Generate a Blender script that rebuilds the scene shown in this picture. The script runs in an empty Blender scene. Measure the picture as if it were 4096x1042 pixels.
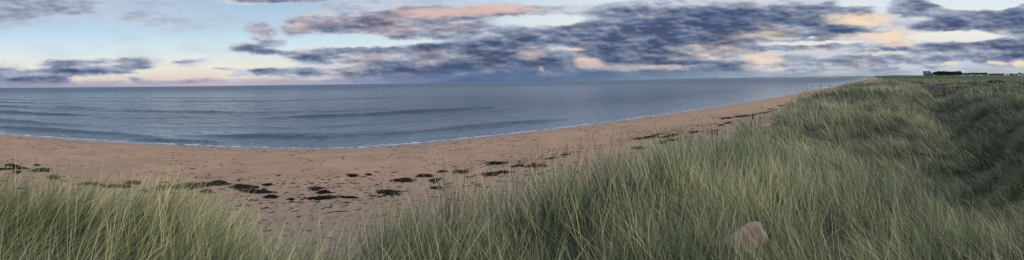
import bpy, math, random
import numpy as np
from mathutils import Vector, Matrix

random.seed(7)
RNG = np.random.default_rng(11)
R = math.radians
D = bpy.data
scene = bpy.context.scene
COL = scene.collection

# ------------------------------------------------------------------ picture geometry
K = 4096 / 140.0                 # photograph pixels per degree (panorama, 140 degrees wide)
ROLL = R(-0.88)
EYE = 7.0                        # metres above the sea
RIGHT = np.array([math.cos(ROLL), 0, math.sin(ROLL)])
UP = np.array([-math.sin(ROLL), 0, math.cos(ROLL)])
FWD = np.array([0, 1, 0.0])
COAST = 49.0                     # azimuth the coast runs to


def ray(px, py):
    lon, lat = R((px - 2048) / K), R((327 - py) / K)
    return (math.cos(lat) * math.sin(lon)) * RIGHT + math.sin(lat) * UP + (math.cos(lat) * math.cos(lon)) * FWD


def plane(px, py, z=0.0):
    d = ray(px, py)
    t = (z - EYE) / d[2]
    return np.array([d[0] * t, d[1] * t, z])


_ca, _sa = math.cos(R(COAST)), math.sin(R(COAST))


def uv(x, y):
    """u runs along the coast, v points inland"""
    return x * _sa + y * _ca, x * _ca - y * _sa


def xy(u, v):
    return u * _sa + v * _ca, u * _ca - v * _sa


# ------------------------------------------------------------------ noise helpers
def _hash(ix, iy, seed):
    h = (ix * 374761393 + iy * 668265263 + seed * 974634777) & 0xFFFFFFFF
    h = ((h ^ (h >> 13)) * 1274126177) & 0xFFFFFFFF
    return ((h ^ (h >> 16)) & 0xFFFF) / 65535.0


def vnoise(x, y, seed=0):
    x = np.asarray(x, float); y = np.asarray(y, float)
    ix = np.floor(x).astype(np.int64); iy = np.floor(y).astype(np.int64)
    fx = x - ix; fy = y - iy
    fx = fx * fx * (3 - 2 * fx); fy = fy * fy * (3 - 2 * fy)
    a = _hash(ix, iy, seed); b = _hash(ix + 1, iy, seed)
    c = _hash(ix, iy + 1, seed); d = _hash(ix + 1, iy + 1, seed)
    return (a * (1 - fx) + b * fx) * (1 - fy) + (c * (1 - fx) + d * fx) * fy


def fbm(x, y, seed=0, octv=3):
    s = 0; a = .5; n = 0
    for k in range(octv):
        s = s + a * vnoise(x * 2 ** k, y * 2 ** k, seed + k * 17); n += a; a *= .5
    return s / n * 2 - 1


def sst(a, b, x):
    t = np.clip((x - a) / (b - a), 0, 1)
    return t * t * (3 - 2 * t)


# ------------------------------------------------------------------ terrain
SHORE_PX = [(0, 535), (200, 550), (400, 564), (600, 575), (800, 583), (1000, 590), (1250, 596), (1400, 594), (1550, 584),
            (1700, 570), (2048, 535), (2300, 506), (2557, 472), (2800, 437), (3072, 394), (3150, 381), (3223, 365), (3296, 354),
            (3352, 344), (3362, 339), (3404, 332), (3455, 319), (3466, 311.5)]
_sp = [uv(*plane(px, py)[:2]) for px, py in SHORE_PX]
_sp.sort()
_u0, _v0 = _sp[0]; _u1, _v1 = _sp[2]
_sl = (_v0 - _v1) / (_u0 - _u1)
SU = np.array([_u0 - 400] + [p[0] for p in _sp] + [_sp[-1][0] + 500, _sp[-1][0] + 2000, 12000])
SV = np.array([_v0 - 400 * _sl] + [p[1] for p in _sp] + [_sp[-1][1] + 40, 500, 5000])


def shore_v(u):
    return np.interp(u, SU, SV)


def foot_v(u):
    return np.interp(u, [-400, -60, 0, 30, 60, 100, 150, 400, 709, 2300, 2800, 12000],
                     [-30, -14, -12.5, -12.5, -10.5, -7.5, -3, 6, 15, 14, 40, 5300])


def grass_edge(u):
    return np.interp(u, [-60, -10, -3, -.5, .1, .32, .5, .9, 1.4, 2.2, 2.8, 5, 12, 30, 45, 70, 100, 150, 400, 709, 2300, 12000],
                     [-6.5, -5.7, -5.3, -5.3, -5.1, -4.5, -3.3, -3.35, -3.6, -3.8, -3.85, -3.8, -3.95, -4.3, -3.2, -1.5, 0.5, 4.5, 12, 21, 20, 5310])


def terrain(x, y):
    x = np.asarray(x, float); y = np.asarray(y, float)
    u, v = uv(x, y)
    r = np.hypot(x, y)
    vs = shore_v(u); vf = foot_v(u)
    t = v - vs
    W = np.maximum(vf - vs, 5)
    zb = np.where(t < 0, np.maximum(t * .06, -4), 1.9 * np.clip(t / W, 0, 1) ** .9)
    zb = zb + np.where(t > 1, fbm(x / 5, y / 5, 3) * .07 * sst(1, 8, t), 0)
    zb = zb + fbm(x / .75, y / .75, 13, 2) * .085 * sst(13, 24, t) * (1 - sst(25, 40, r))
    # back dunes, golf links, village rise
    top = 5.2 + fbm(x / 14, y / 14, 21) * .62 * sst(10, 30, r) + fbm(x / 5, y / 5, 31) * .28 * sst(2.5, 8, r)
    top = top + .7 * sst(18, 30, u) * (1 - sst(48, 70, u)) * np.exp(-((v - 2) / 9) ** 2)
    # hollow between the near dune and the next hump
    top = top - 1.35 * np.exp(-((u - 13.5) / 4.5) ** 2 - ((v - 1.3) / 2.7) ** 2)
    top = top + .10 * sst(6, 11, u) * (1 - sst(19, 26, u)) * np.exp(-((v + 3.6) / 1.6) ** 2)
    # path valley running inland of the ridge
    vl = 2.3 + (u - 5.6) * .134 + .5 * np.sin(u / 7)
    top = top - 1.6 * np.exp(-((v - vl) / 1.9) ** 2) * sst(2.5, 7, u) * (1 - sst(50, 75, u))
    top = top + -.02 + .24 * np.exp(-((u + .7) / 1.5) ** 2 - ((v + 4.5) / 1.4) ** 2)
    azd = np.degrees(np.arctan2(x, y))
    top = top - .85 * np.exp(-((r - 55) / 9) ** 2) * sst(52.5, 55, azd) * (1 - sst(64, 68, azd))
    links = 3.7 + fbm(x / 60, y / 60, 41) * .35
    k = sst(25, 75, v - vf) * sst(60, 170, r)
    top = top * (1 - k) + links * k
    rise = 3.3 * sst(380, 1050, r) + .35 * sst(1050, 1300, r)
    top = top + rise * sst(20, 120, v - vf)
    az = np.degrees(np.arctan2(x, y))
    top = top + 1.8 * np.exp(-((az - 57.3) / .75) ** 2 - ((r - 1150) / 260) ** 2)   # knoll under the big house
    top = top + 5.2 * sst(900, 2000, u) * (1 - sst(0, 400, v - vf - 60)) + fbm(x / 110, y / 110, 51) * 1.5 * sst(500, 1500, r)
    # gully: the sand runs up towards the camera
    cr = 9.0
    e = sst(0, 1, (v - vf) / cr)
    gul = np.exp(-((u - (.78 + .15 * np.clip(-v - 3, 0, 12))) / (.6 + .07 * np.clip(-v - 3, 0, 12))) ** 2) * sst(2.8, 4.6, -v)
    e = e * (1 - .38 * gul)
    z = zb * (1 - e) + top * e
    z = z + np.where((e > .05) & (e < .98), fbm(x / 3, y / 3, 61) * .16, 0)
    # let the ground sink away behind the village, so it ends below the eye line
    return np.where(t < 0, zb, z)


def gz(x, y):
    return float(terrain(np.array([x]), np.array([y]))[0])


def on_ground(px, py):
    """march the ray of a photograph pixel to the terrain"""
    d = ray(px, py)
    ts = np.geomspace(1.0, 9000, 5000)
    P = d[None, :] * ts[:, None]
    dz = EYE + P[:, 2] - np.maximum(terrain(P[:, 0], P[:, 1]), 0)
    i = int(np.argmax(dz < 0))
    if dz[i] >= 0: i = len(ts) - 1
    a, b = ts[max(i - 1, 0)], ts[i]
    for _ in range(20):
        m = .5 * (a + b); p = d * m
        if EYE + p[2] - max(gz(p[0], p[1]), 0) < 0: b = m
        else: a = m
    p = d * b
    return np.array([p[0], p[1], max(gz(p[0], p[1]), 0)])


def at_range(px, r):
    """ground point in the direction of column px at distance r"""
    az = R((px - 2048) / K)
    x, y = r * math.sin(az), r * math.cos(az)
    return np.array([x, y, gz(x, y)])


def grass_mask(x, y):
    u, v = uv(x, y)
    ge = grass_edge(u) + fbm(x / 1.3, y / 1.3, 5) * (.25 + .35 * sst(2.5, 5, np.abs(u - .5))) + fbm(x / 9, y / 9, 6) * .5 * sst(8, 25, np.abs(u))
    m = sst(-.45, .35, v - ge)
    return m


# ------------------------------------------------------------------ object helpers
def tag(o, label=None, cat=None, group=None, kind=None):
    if label: o['label'] = label
    if cat: o['category'] = cat
    if group: o['group'] = group
    if kind: o['kind'] = kind
    return o


def empty(name, loc, rz=0.0):
    o = D.objects.new(name, None); COL.objects.link(o)
    o.location = loc; o.rotation_euler = (0, 0, rz); o.empty_display_size = .1
    return o


class MB:
    def __init__(s):
        s.v = []; s.f = []; s.m = []

    def add(s, vs, fs, mi=0):
        b = len(s.v)
        s.v += [tuple(p) for p in vs]
        s.f += [tuple(i + b for i in f) for f in fs]
        s.m += [mi] * len(fs)
        return s

    def box(s, c, d, rot=None, mi=0, bev=.08, jit=0):
        """bevelled box (chamfered on all edges)"""
        hx, hy, hz = d[0] / 2, d[1] / 2, d[2] / 2
        b = min(hx, hy, hz) * bev * 2
        vs = []
        for sx in (-1, 1):
            for sy in (-1, 1):
                for sz in (-1, 1):
                    vs.append((sx * (hx - b), sy * (hy - b), sz * hz))
                    vs.append((sx * (hx - b), sy * hy, sz * (hz - b)))
                    vs.append((sx * hx, sy * (hy - b), sz * (hz - b)))

        def I(sx, sy, sz, k): return ((sx * 2 + sy) * 2 + sz) * 3 + k
        fs = []
        for q in (0, 1):
            fs.append((I(0, 0, q, 0), I(1, 0, q, 0), I(1, 1, q, 0), I(0, 1, q, 0)))
            fs.append((I(0, q, 0, 1), I(1, q, 0, 1), I(1, q, 1, 1), I(0, q, 1, 1)))
            fs.append((I(q, 0, 0, 2), I(q, 1, 0, 2), I(q, 1, 1, 2), I(q, 0, 1, 2)))
        for a in (0, 1):
            for b2 in (0, 1):
                fs.append((I(0, a, b2, 0), I(1, a, b2, 0), I(1, a, b2, 1), I(0, a, b2, 1)))
                fs.append((I(a, 0, b2, 0), I(a, 1, b2, 0), I(a, 1, b2, 2), I(a, 0, b2, 2)))
                fs.append((I(a, b2, 0, 1), I(a, b2, 1, 1), I(a, b2, 1, 2), I(a, b2, 0, 2)))
                for cc in (0, 1):
                    fs.append((I(a, b2, cc, 0), I(a, b2, cc, 1), I(a, b2, cc, 2)))
        out = []
        for p in vs:
            p = Vector([q + (random.uniform(-jit, jit) if jit else 0) for q in p])
            if rot is not None: p = rot @ p
            out.append(p + Vector(c))
        return s.add(out, fs, mi)

    def bar(s, a, b, w, h, mi=0, jit=0, bev=.08):
        a = Vector(a); b = Vector(b); d = b - a
        q = d.to_track_quat('X', 'Z').to_matrix()
        return s.box((a + b) / 2, (d.length, w, h), q, mi, bev, jit)

    def tube(s, pts, rads, n=7, mi=0):
        pts = [Vector(p) for p in pts]
        vs = []; fs = []
        for i, p in enumerate(pts):
            d = (pts[min(i + 1, len(pts) - 1)] - pts[max(i - 1, 0)]).normalized()
            a = d.orthogonal().normalized(); bb = d.cross(a)
            for k in range(n):
                t = 2 * math.pi * k / n
                vs.append(p + (a * math.cos(t) + bb * math.sin(t)) * rads[i])
        for i in range(len(pts) - 1):
            for k in range(n):
                fs.append((i * n + k, i * n + (k + 1) % n, (i + 1) * n + (k + 1) % n, (i + 1) * n + k))
        fs.append(tuple(range(n))[::-1]); fs.append(tuple((len(pts) - 1) * n + k for k in range(n)))
        return s.add(vs, fs, mi)

    def build(s, name, mats, parent=None, smooth=False, loc=None, rz=0):
        me = D.meshes.new(name)
        me.from_pydata(s.v, [], s.f); me.validate(); me.update()
        if not isinstance(mats, (list, tuple)): mats = [mats]
        for m in mats: me.materials.append(m)
        if len(mats) > 1 and len(s.m) == len(me.polygons):
            me.polygons.foreach_set('material_index', s.m)
        import bmesh
        bm = bmesh.new(); bm.from_mesh(me); bmesh.ops.recalc_face_normals(bm, faces=bm.faces); bm.to_mesh(me); bm.free()
        if smooth: me.polygons.foreach_set('use_smooth', [True] * len(me.polygons))
        o = D.objects.new(name, me); COL.objects.link(o)
        if parent: o.parent = parent
        if loc is not None: o.location = loc
        if rz: o.rotation_euler.z = rz
        return o


def np_mesh(name, V, quads=None, tris=None, attrs=None, mat=None, smooth=True):
    me = D.meshes.new(name)
    nq = 0 if quads is None else len(quads); nt = 0 if tris is None else len(tris)
    me.vertices.add(len(V)); me.vertices.foreach_set('co', np.ascontiguousarray(V, np.float32).ravel())
    idx = []
    if nq: idx.append(np.asarray(quads, np.int32).ravel())
    if nt: idx.append(np.asarray(tris, np.int32).ravel())
    idx = np.concatenate(idx)
    me.loops.add(len(idx)); me.loops.foreach_set('vertex_index', idx)
    me.polygons.add(nq + nt)
    st = np.concatenate([np.arange(nq) * 4, nq * 4 + np.arange(nt) * 3]).astype(np.int32)
    me.polygons.foreach_set('loop_start', st)
    try:
        me.polygons.foreach_set('loop_total', np.concatenate([np.full(nq, 4), np.full(nt, 3)]).astype(np.int32))
    except Exception:
        pass
    me.update(calc_edges=True)
    if smooth: me.polygons.foreach_set('use_smooth', np.ones(nq + nt, bool))
    for k, a in (attrs or {}).items():
        at = me.attributes.new(k, 'FLOAT', 'POINT'); at.data.foreach_set('value', np.asarray(a, np.float32))
    if mat: me.materials.append(mat)
    o = D.objects.new(name, me); COL.objects.link(o)
    return o


# ------------------------------------------------------------------ node helpers
def lin(c):
    return tuple(((q / 255) / 12.92 if q / 255 <= .04045 else ((q / 255 + .055) / 1.055) ** 2.4) for q in c) + (1,)


class NT:
    def __init__(s, tree):
        s.t = tree; s.n = tree.nodes; s.l = tree.links

    def set(s, sock, val):
        if val is None: return
        if hasattr(val, 'is_linked') or isinstance(val, bpy.types.NodeSocket): s.l.new(val, sock)
        else: sock.default_value = val

    def node(s, typ, **kw):
        n = s.n.new(typ)
        for k, v in kw.items(): setattr(n, k, v)
        return n

    def math(s, op, a, b=None, c=None, clamp=False):
        n = s.node('ShaderNodeMath', operation=op, use_clamp=clamp)
        s.set(n.inputs[0], a); s.set(n.inputs[1], b); s.set(n.inputs[2], c)
        return n.outputs[0]

    def vec(s, op, a, b=None, c=None):
        n = s.node('ShaderNodeVectorMath', operation=op)
        s.set(n.inputs[0], a); s.set(n.inputs[1], b); s.set(n.inputs[2], c)
        return n.outputs['Value'] if op in ('LENGTH', 'DOT_PRODUCT') else n.outputs['Vector']

    def rng(s, v, a, b, c=0.0, d=1.0, typ='SMOOTHSTEP'):
        n = s.node('ShaderNodeMapRange', interpolation_type=typ)
        s.set(n.inputs['Value'], v)
        s.set(n.inputs['From Min'], a); s.set(n.inputs['From Max'], b); s.set(n.inputs['To Min'], c); s.set(n.inputs['To Max'], d)
        return n.outputs['Result']

    def noise(s, v, scale, detail=3.0, rough=.55, dist=0.0, out='Fac'):
        n = s.node('ShaderNodeTexNoise')
        s.set(n.inputs['Vector'], v); n.inputs['Scale'].default_value = scale
        n.inputs['Detail'].default_value = detail; n.inputs['Roughness'].default_value = rough
        n.inputs['Distortion'].default_value = dist
        return n.outputs[out]

    def voro(s, v, scale, feature='F1', rand=1.0):
        n = s.node('ShaderNodeTexVoronoi', feature=feature)
        s.set(n.inputs['Vector'], v); n.inputs['Scale'].default_value = scale
        n.inputs['Randomness'].default_value = rand
        return n.outputs['Distance']

    def mix(s, f, a, b, typ='MIX'):
        n = s.node('ShaderNodeMix', data_type='RGBA', blend_type=typ)
        s.set(n.inputs[0], f); s.set(n.inputs[6], a); s.set(n.inputs[7], b)
        return n.outputs[2]

    def ramp(s, f, stops):
        n = s.node('ShaderNodeValToRGB')
        cr = n.color_ramp
        while len(cr.elements) < len(stops): cr.elements.new(.5)
        for e, (p, c) in zip(cr.elements, stops):
            e.position = p; e.color = c
        s.set(n.inputs[0], f)
        return n.outputs[0]

    def comb(s, x, y, z=0.0):
        n = s.node('ShaderNodeCombineXYZ')
        s.set(n.inputs[0], x); s.set(n.inputs[1], y); s.set(n.inputs[2], z)
        return n.outputs[0]

    def sep(s, v):
        n = s.node('ShaderNodeSeparateXYZ'); s.set(n.inputs[0], v)
        return n.outputs

    def attr(s, name):
        n = s.node('ShaderNodeAttribute', attribute_name=name)
        return n.outputs['Fac']

    def pos(s):
        return s.node('ShaderNodeNewGeometry').outputs['Position']

    def obj(s):
        return s.node('ShaderNodeTexCoord').outputs['Object']

    def bump(s, h, strength=.5, dist=.02, normal=None):
        n = s.node('ShaderNodeBump')
        s.set(n.inputs['Height'], h); n.inputs['Strength'].default_value = strength; n.inputs['Distance'].default_value = dist
        if normal is not None: s.l.new(normal, n.inputs['Normal'])
        return n.outputs[0]


def material(name):
    m = D.materials.new(name); m.use_nodes = True
    nt = NT(m.node_tree)
    p = [n for n in nt.n if n.type == 'BSDF_PRINCIPLED'][0]
    p.inputs['Specular IOR Level'].default_value = .3
    return m, nt, p


def simple(name, c1, c2, scale=3.0, rough=.8, bump=.3, bdist=.01, stretch=(1, 1, 1), spec=.3, detail=5):
    """two linear colours broken by noise, with a bump"""
    m, nt, p = material(name)
    co = nt.vec('MULTIPLY', nt.obj(), stretch)
    n = nt.noise(co, scale, detail, .6)
    c = nt.mix(nt.rng(n, .3, .7), c1 + (1,), c2 + (1,))
    nt.l.new(c, p.inputs['Base Color']); p.inputs['Roughness'].default_value = rough
    p.inputs['Specular IOR Level'].default_value = spec
    nt.l.new(nt.bump(nt.noise(co, scale * 3, 4), bump, bdist), p.inputs['Normal'])
    return m


M = {}
M['wood_grey'] = simple('weathered_wood', (.20, .19, .17), (.11, .10, .085), 4, .85, .6, .006, (1, 8, 8))
M['wood_brown'] = simple('brown_timber', (.085, .06, .04), (.045, .034, .025), 4, .85, .6, .006, (4, 4, 1))
M['wood_pale'] = simple('pale_rail', (.30, .25, .18), (.16, .13, .095), 4, .85, .6, .006, (1, 6, 6))
M['wood_dark'] = simple('dark_wet_timber', (.018, .016, .014), (.03, .027, .024), 5, .6, .6, .01, (4, 4, 1))
M['sandstone'] = simple('pink_sandstone', (.42, .28, .26), (.26, .16, .15), 9, .95, 1.0, .02)
M['pebble'] = simple('dark_pebble', (.09, .06, .05), (.05, .04, .035), 9, .7, .4, .004)
M['seaweed'] = simple('dark_seaweed', (.006, .0055, .0045), (.014, .011, .007), 14, .85, .7, .01, spec=.08)
M['seaweed_green'] = simple('drying_seaweed', (.018, .018, .010), (.040, .036, .018), 14, .85, .7, .01, spec=.08)
M['leaf'] = simple('beach_plant_leaf', (.06, .10, .06), (.09, .13, .08), 14, .7, .4, .01)
M['crown'] = simple('tree_foliage', (.014, .020, .013), (.028, .036, .020), .35, .8, .3, .02)
M['bark'] = simple('tree_bark', (.05, .04, .03), (.03, .025, .02), 2, .9, .5, .02)
M['shrub'] = simple('dark_shrub', (.055, .065, .045), (.10, .10, .075), 2.0, .85, .3, .02)
M['render_white'] = simple('white_render', (.80, .79, .76), (.70, .69, .66), .5, .85, .2, .01)
M['render_grey'] = simple('grey_harling', (.20, .195, .185), (.15, .147, .14), .4, .9, .3, .02)
M['slate'] = simple('slate_roof', (.06, .062, .07), (.085, .085, .09), 1.5, .7, .4, .02, (1, 1, 4))
M['roof_red'] = simple('red_brown_tiles', (.10, .055, .042), (.07, .042, .035), 1.5, .8, .4, .02, (1, 1, 4))
M['glass'] = simple('window_glass', (.02, .025, .03), (.03, .035, .04), 1, .15, .02, .001, spec=.5)
M['sign_red'] = simple('sign_red', (.42, .035, .03), (.36, .03, .028), 6, .5, .05, .001)
M['sign_green'] = simple('sign_green', (.012, .11, .075), (.012, .09, .06), 6, .5, .05, .001)
M['sign_white'] = simple('sign_white', (.65, .65, .62), (.55, .55, .53), 6, .5, .05, .001)
M['post_white'] = simple('white_post_paint', (.6, .6, .58), (.5, .5, .47), 6, .6, .1, .002)
M['path'] = simple('pale_path', (.28, .22, .15), (.20, .16, .11), 1, .9, .4, .02)


# ------------------------------------------------------------------ world: dusk sky with broken cloud
def hor(px):
    return 327 - 25.5 * math.sin(R((px - 2048) / K))


SUN_AZ, SUN_EL = 112.0, 15.0
# cloud bank: centre x, centre y, half width, half height (photograph scale), cover, darkness, warmth
BL = [
 # left sky
 (0, 20, 420, 130, .38, .75, 0), (400, 30, 520, 60, .30, .45, .1), (700, 85, 360, 50, .26, .40, .1), (620, 208, 260, 26, .16, -.3, .35),
 (30, 292, 110, 42, 1.1, .75, 0), (120, 318, 150, 22, .9, .7, 0), (60, 338, 330, 26, .75, .45, .05), (250, 255, 100, 20, .8, .5, .2),
 (190, 290, 120, 20, .9, .65, 0), (250, 330, 90, 12, .5, .5, 0), (300, 272, 150, 34, 1.0, .6, .06), (400, 282, 150, 24, 1., .68, 0), (420, 246, 80, 13, .9, .65, 0),
 (540, 250, 110, 24, 1.1, .75, 0), (530, 273, 90, 13, .9, .6, 0), (510, 292, 60, 8, .7, .5, 0), (240, 316, 50, 14, .8, .55, 0),
 (765, 254, 80, 17, .9, .6, 0), (900, 279, 60, 8, .7, .55, 0), (545, 318, 50, 14, .6, .4, 0), (620, 332, 260, 13, .6, .2, .35),
 (850, 326, 200, 14, .6, .2, .6), (1080, 326, 60, 18, .7, -.2, 1.1), (1200, 326, 200, 14, .5, .2, .4), (960, 300, 40, 9, .7, .5, .1),
 (1040, 118, 70, 36, .95, .55, .45), (1050, 150, 60, 22, .6, .4, .4), (1000, 190, 90, 26, 1., .75, 0), (1090, 207, 100, 15, .9, .6, 0),
 (1110, 168, 80, 18, .7, .55, 0), (1000, 5, 140, 22, 1., .6, 0), (1200, 0, 200, 14, .7, .6, 0), (1500, 20, 300, 40, .45, .4, .1),
 (1190, 105, 80, 45, .95, .3, .75), (1300, 80, 150, 40, 1, .35, .55), (1330, 108, 150, 32, 1.05, .85, .1), (1500, 88, 220, 50, 1, .72, .35),
 (1560, 125, 180, 38, .8, .35, .55), (1680, 55, 240, 34, 1, .3, .8), (1850, 42, 280, 28, 1, .1, 1.3), (2060, 34, 230, 32, 1, .35, 1.1),
 (1850, 88, 420, 42, 1, .75, .2), (1720, 140, 220, 26, .8, .5, .05), (1820, 110, 110, 28, .6, .1, .6), (1050, 286, 120, 18, .9, .6, 0),
 (1200, 288, 230, 26, 1, .6, .05), (1250, 214, 120, 26, 1.1, .8, .15), (1310, 240, 140, 26, .9, .6, 0), (1400, 200, 170, 20, .9, .65, .1),
 (1640, 200, 300, 26, 1, .65, .1), (1480, 226, 150, 26, .9, .12, .55), (1720, 216, 150, 22, 1., -.1, .3), (1950, 195, 320, 50, 1.1, .9, 0),
 (1460, 292, 200, 24, 1, .6, .1), (1345, 288, 70, 16, .9, 0, 1.0), (1430, 277, 60, 13, .9, 0, 1.), (1560, 250, 250, 24, .7, .3, .25),
 (1850, 285, 520, 50, 1, .8, 0), (1950, 325, 520, 32, 1, 1.1, -.2), (1500, 326, 240, 20, .7, .5, 0),
 (1850, 215, 620, 100, .36, .22, .12), (2750, 150, 950, 190, .56, .26, .06), (3650, 200, 800, 150, .42, .12, .12), (2400, 275, 1000, 70, .6, .8, 0), (2350, 160, 700, 90, .35, .25, .05),
 # openings
 (1380, 165, 330, 26, -.9, 0, 0), (1700, 165, 180, 12, -.6, 0, 0), (2080, 88, 230, 28, -1.1, -.2, 0), (2280, 78, 170, 26, -1.2, 0, 0),
 (2455, 116, 90, 34, -1.1, -.2, .1), (2230, 190, 110, 20, -1.3, -.5, .2), (2300, 194, 50, 8, -.3, -.6, 1.4), (2250, 4, 280, 16, -1, 0, 0),
 # centre and right banks
 (2130, 213, 70, 34, .4, -.5, .9), (2250, 150, 330, 40, 1, .75, 0), (2650, 85, 420, 80, 1.5, .95, 0), (2450, 215, 300, 52, 1.2, .95, 0),
 (2700, 150, 330, 50, 1.2, .8, .05), (2650, 235, 260, 28, 1, .8, .1), (2200, 262, 190, 30, 1, .8, 0), (2345, 250, 80, 34, .8, -1.6, 1.7),
 (2450, 268, 150, 14, .8, -.9, 1.1), (2640, 272, 230, 11, .7, -.8, 1.2), (2165, 275, 18, 11, .7, -1.2, 1.7), (2190, 297, 130, 11, .8, -.6, 1.),
 (2500, 300, 500, 30, .9, .5, 0), (2840, 205, 190, 36, 1, .25, .75), (2980, 160, 200, 40, .9, .6, .2), (3000, 80, 330, 80, 1.2, .8, .05),
 (3060, 232, 100, 24, .6, -.7, 1.5), (3060, 265, 130, 24, .6, -.4, .9), (2900, 135, 120, 16, -.9, -.3, 0), (2880, 235, 160, 10, -.5, -.4, .3),
 (3110, 135, 190, 26, 1, .3, .75), (3300, 55, 280, 60, 1.1, .7, .15), (3450, 82, 200, 36, .9, -.5, 1.7), (3540, 142, 240, 30, .8, -.5, 1.5),
 (3590, 172, 130, 18, .8, -.2, 1.1), (3370, 125, 190, 32, 1.2, 1.0, -.6), (3250, 190, 240, 17, .9, .5, .2), (3300, 290, 700, 40, .8, .05, .1),
 (3530, 38, 70, 50, -1.2, -.2, 0), (3680, 84, 140, 26, -1.2, -.4, 0), (3820, 142, 320, 32, -1.7, -.6, .2), (3262, 145, 34, 10, -1.3, 0, 0),
 (3220, 170, 340, 11, -1.3, -.3, .2), (3430, 12, 80, 18, -1.2, 0, 0), (3930, 8, 240, 30, -2.2, -.4, .3), (3640, 28, 220, 40, 1.1, .7, 0),
 (3860, 88, 330, 56, 1.6, 1.25, 0), (4090, 140, 200, 66, 1.3, 1.0, 0), (4096, 40, 110, 60, 1.2, .8, 0), (3700, 190, 330, 24, 1.1, .55, .05),
 (3920, 196, 330, 30, 1.1, .6, .1), (3950, 234, 330, 22, 1., .6, 0), (3580, 240, 240, 28, .9, .35, 0), (3985, 255, 46, 8, .8, -1., 1.8),
 (4085, 256, 60, 13, .8, -1., 2.0), (3790, 256, 60, 7, .6, -.6, 1.1), (3520, 212, 160, 9, -.5, -.6, .9), (3150, 210, 300, 12, -.4, -.4, .2),
]


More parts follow.
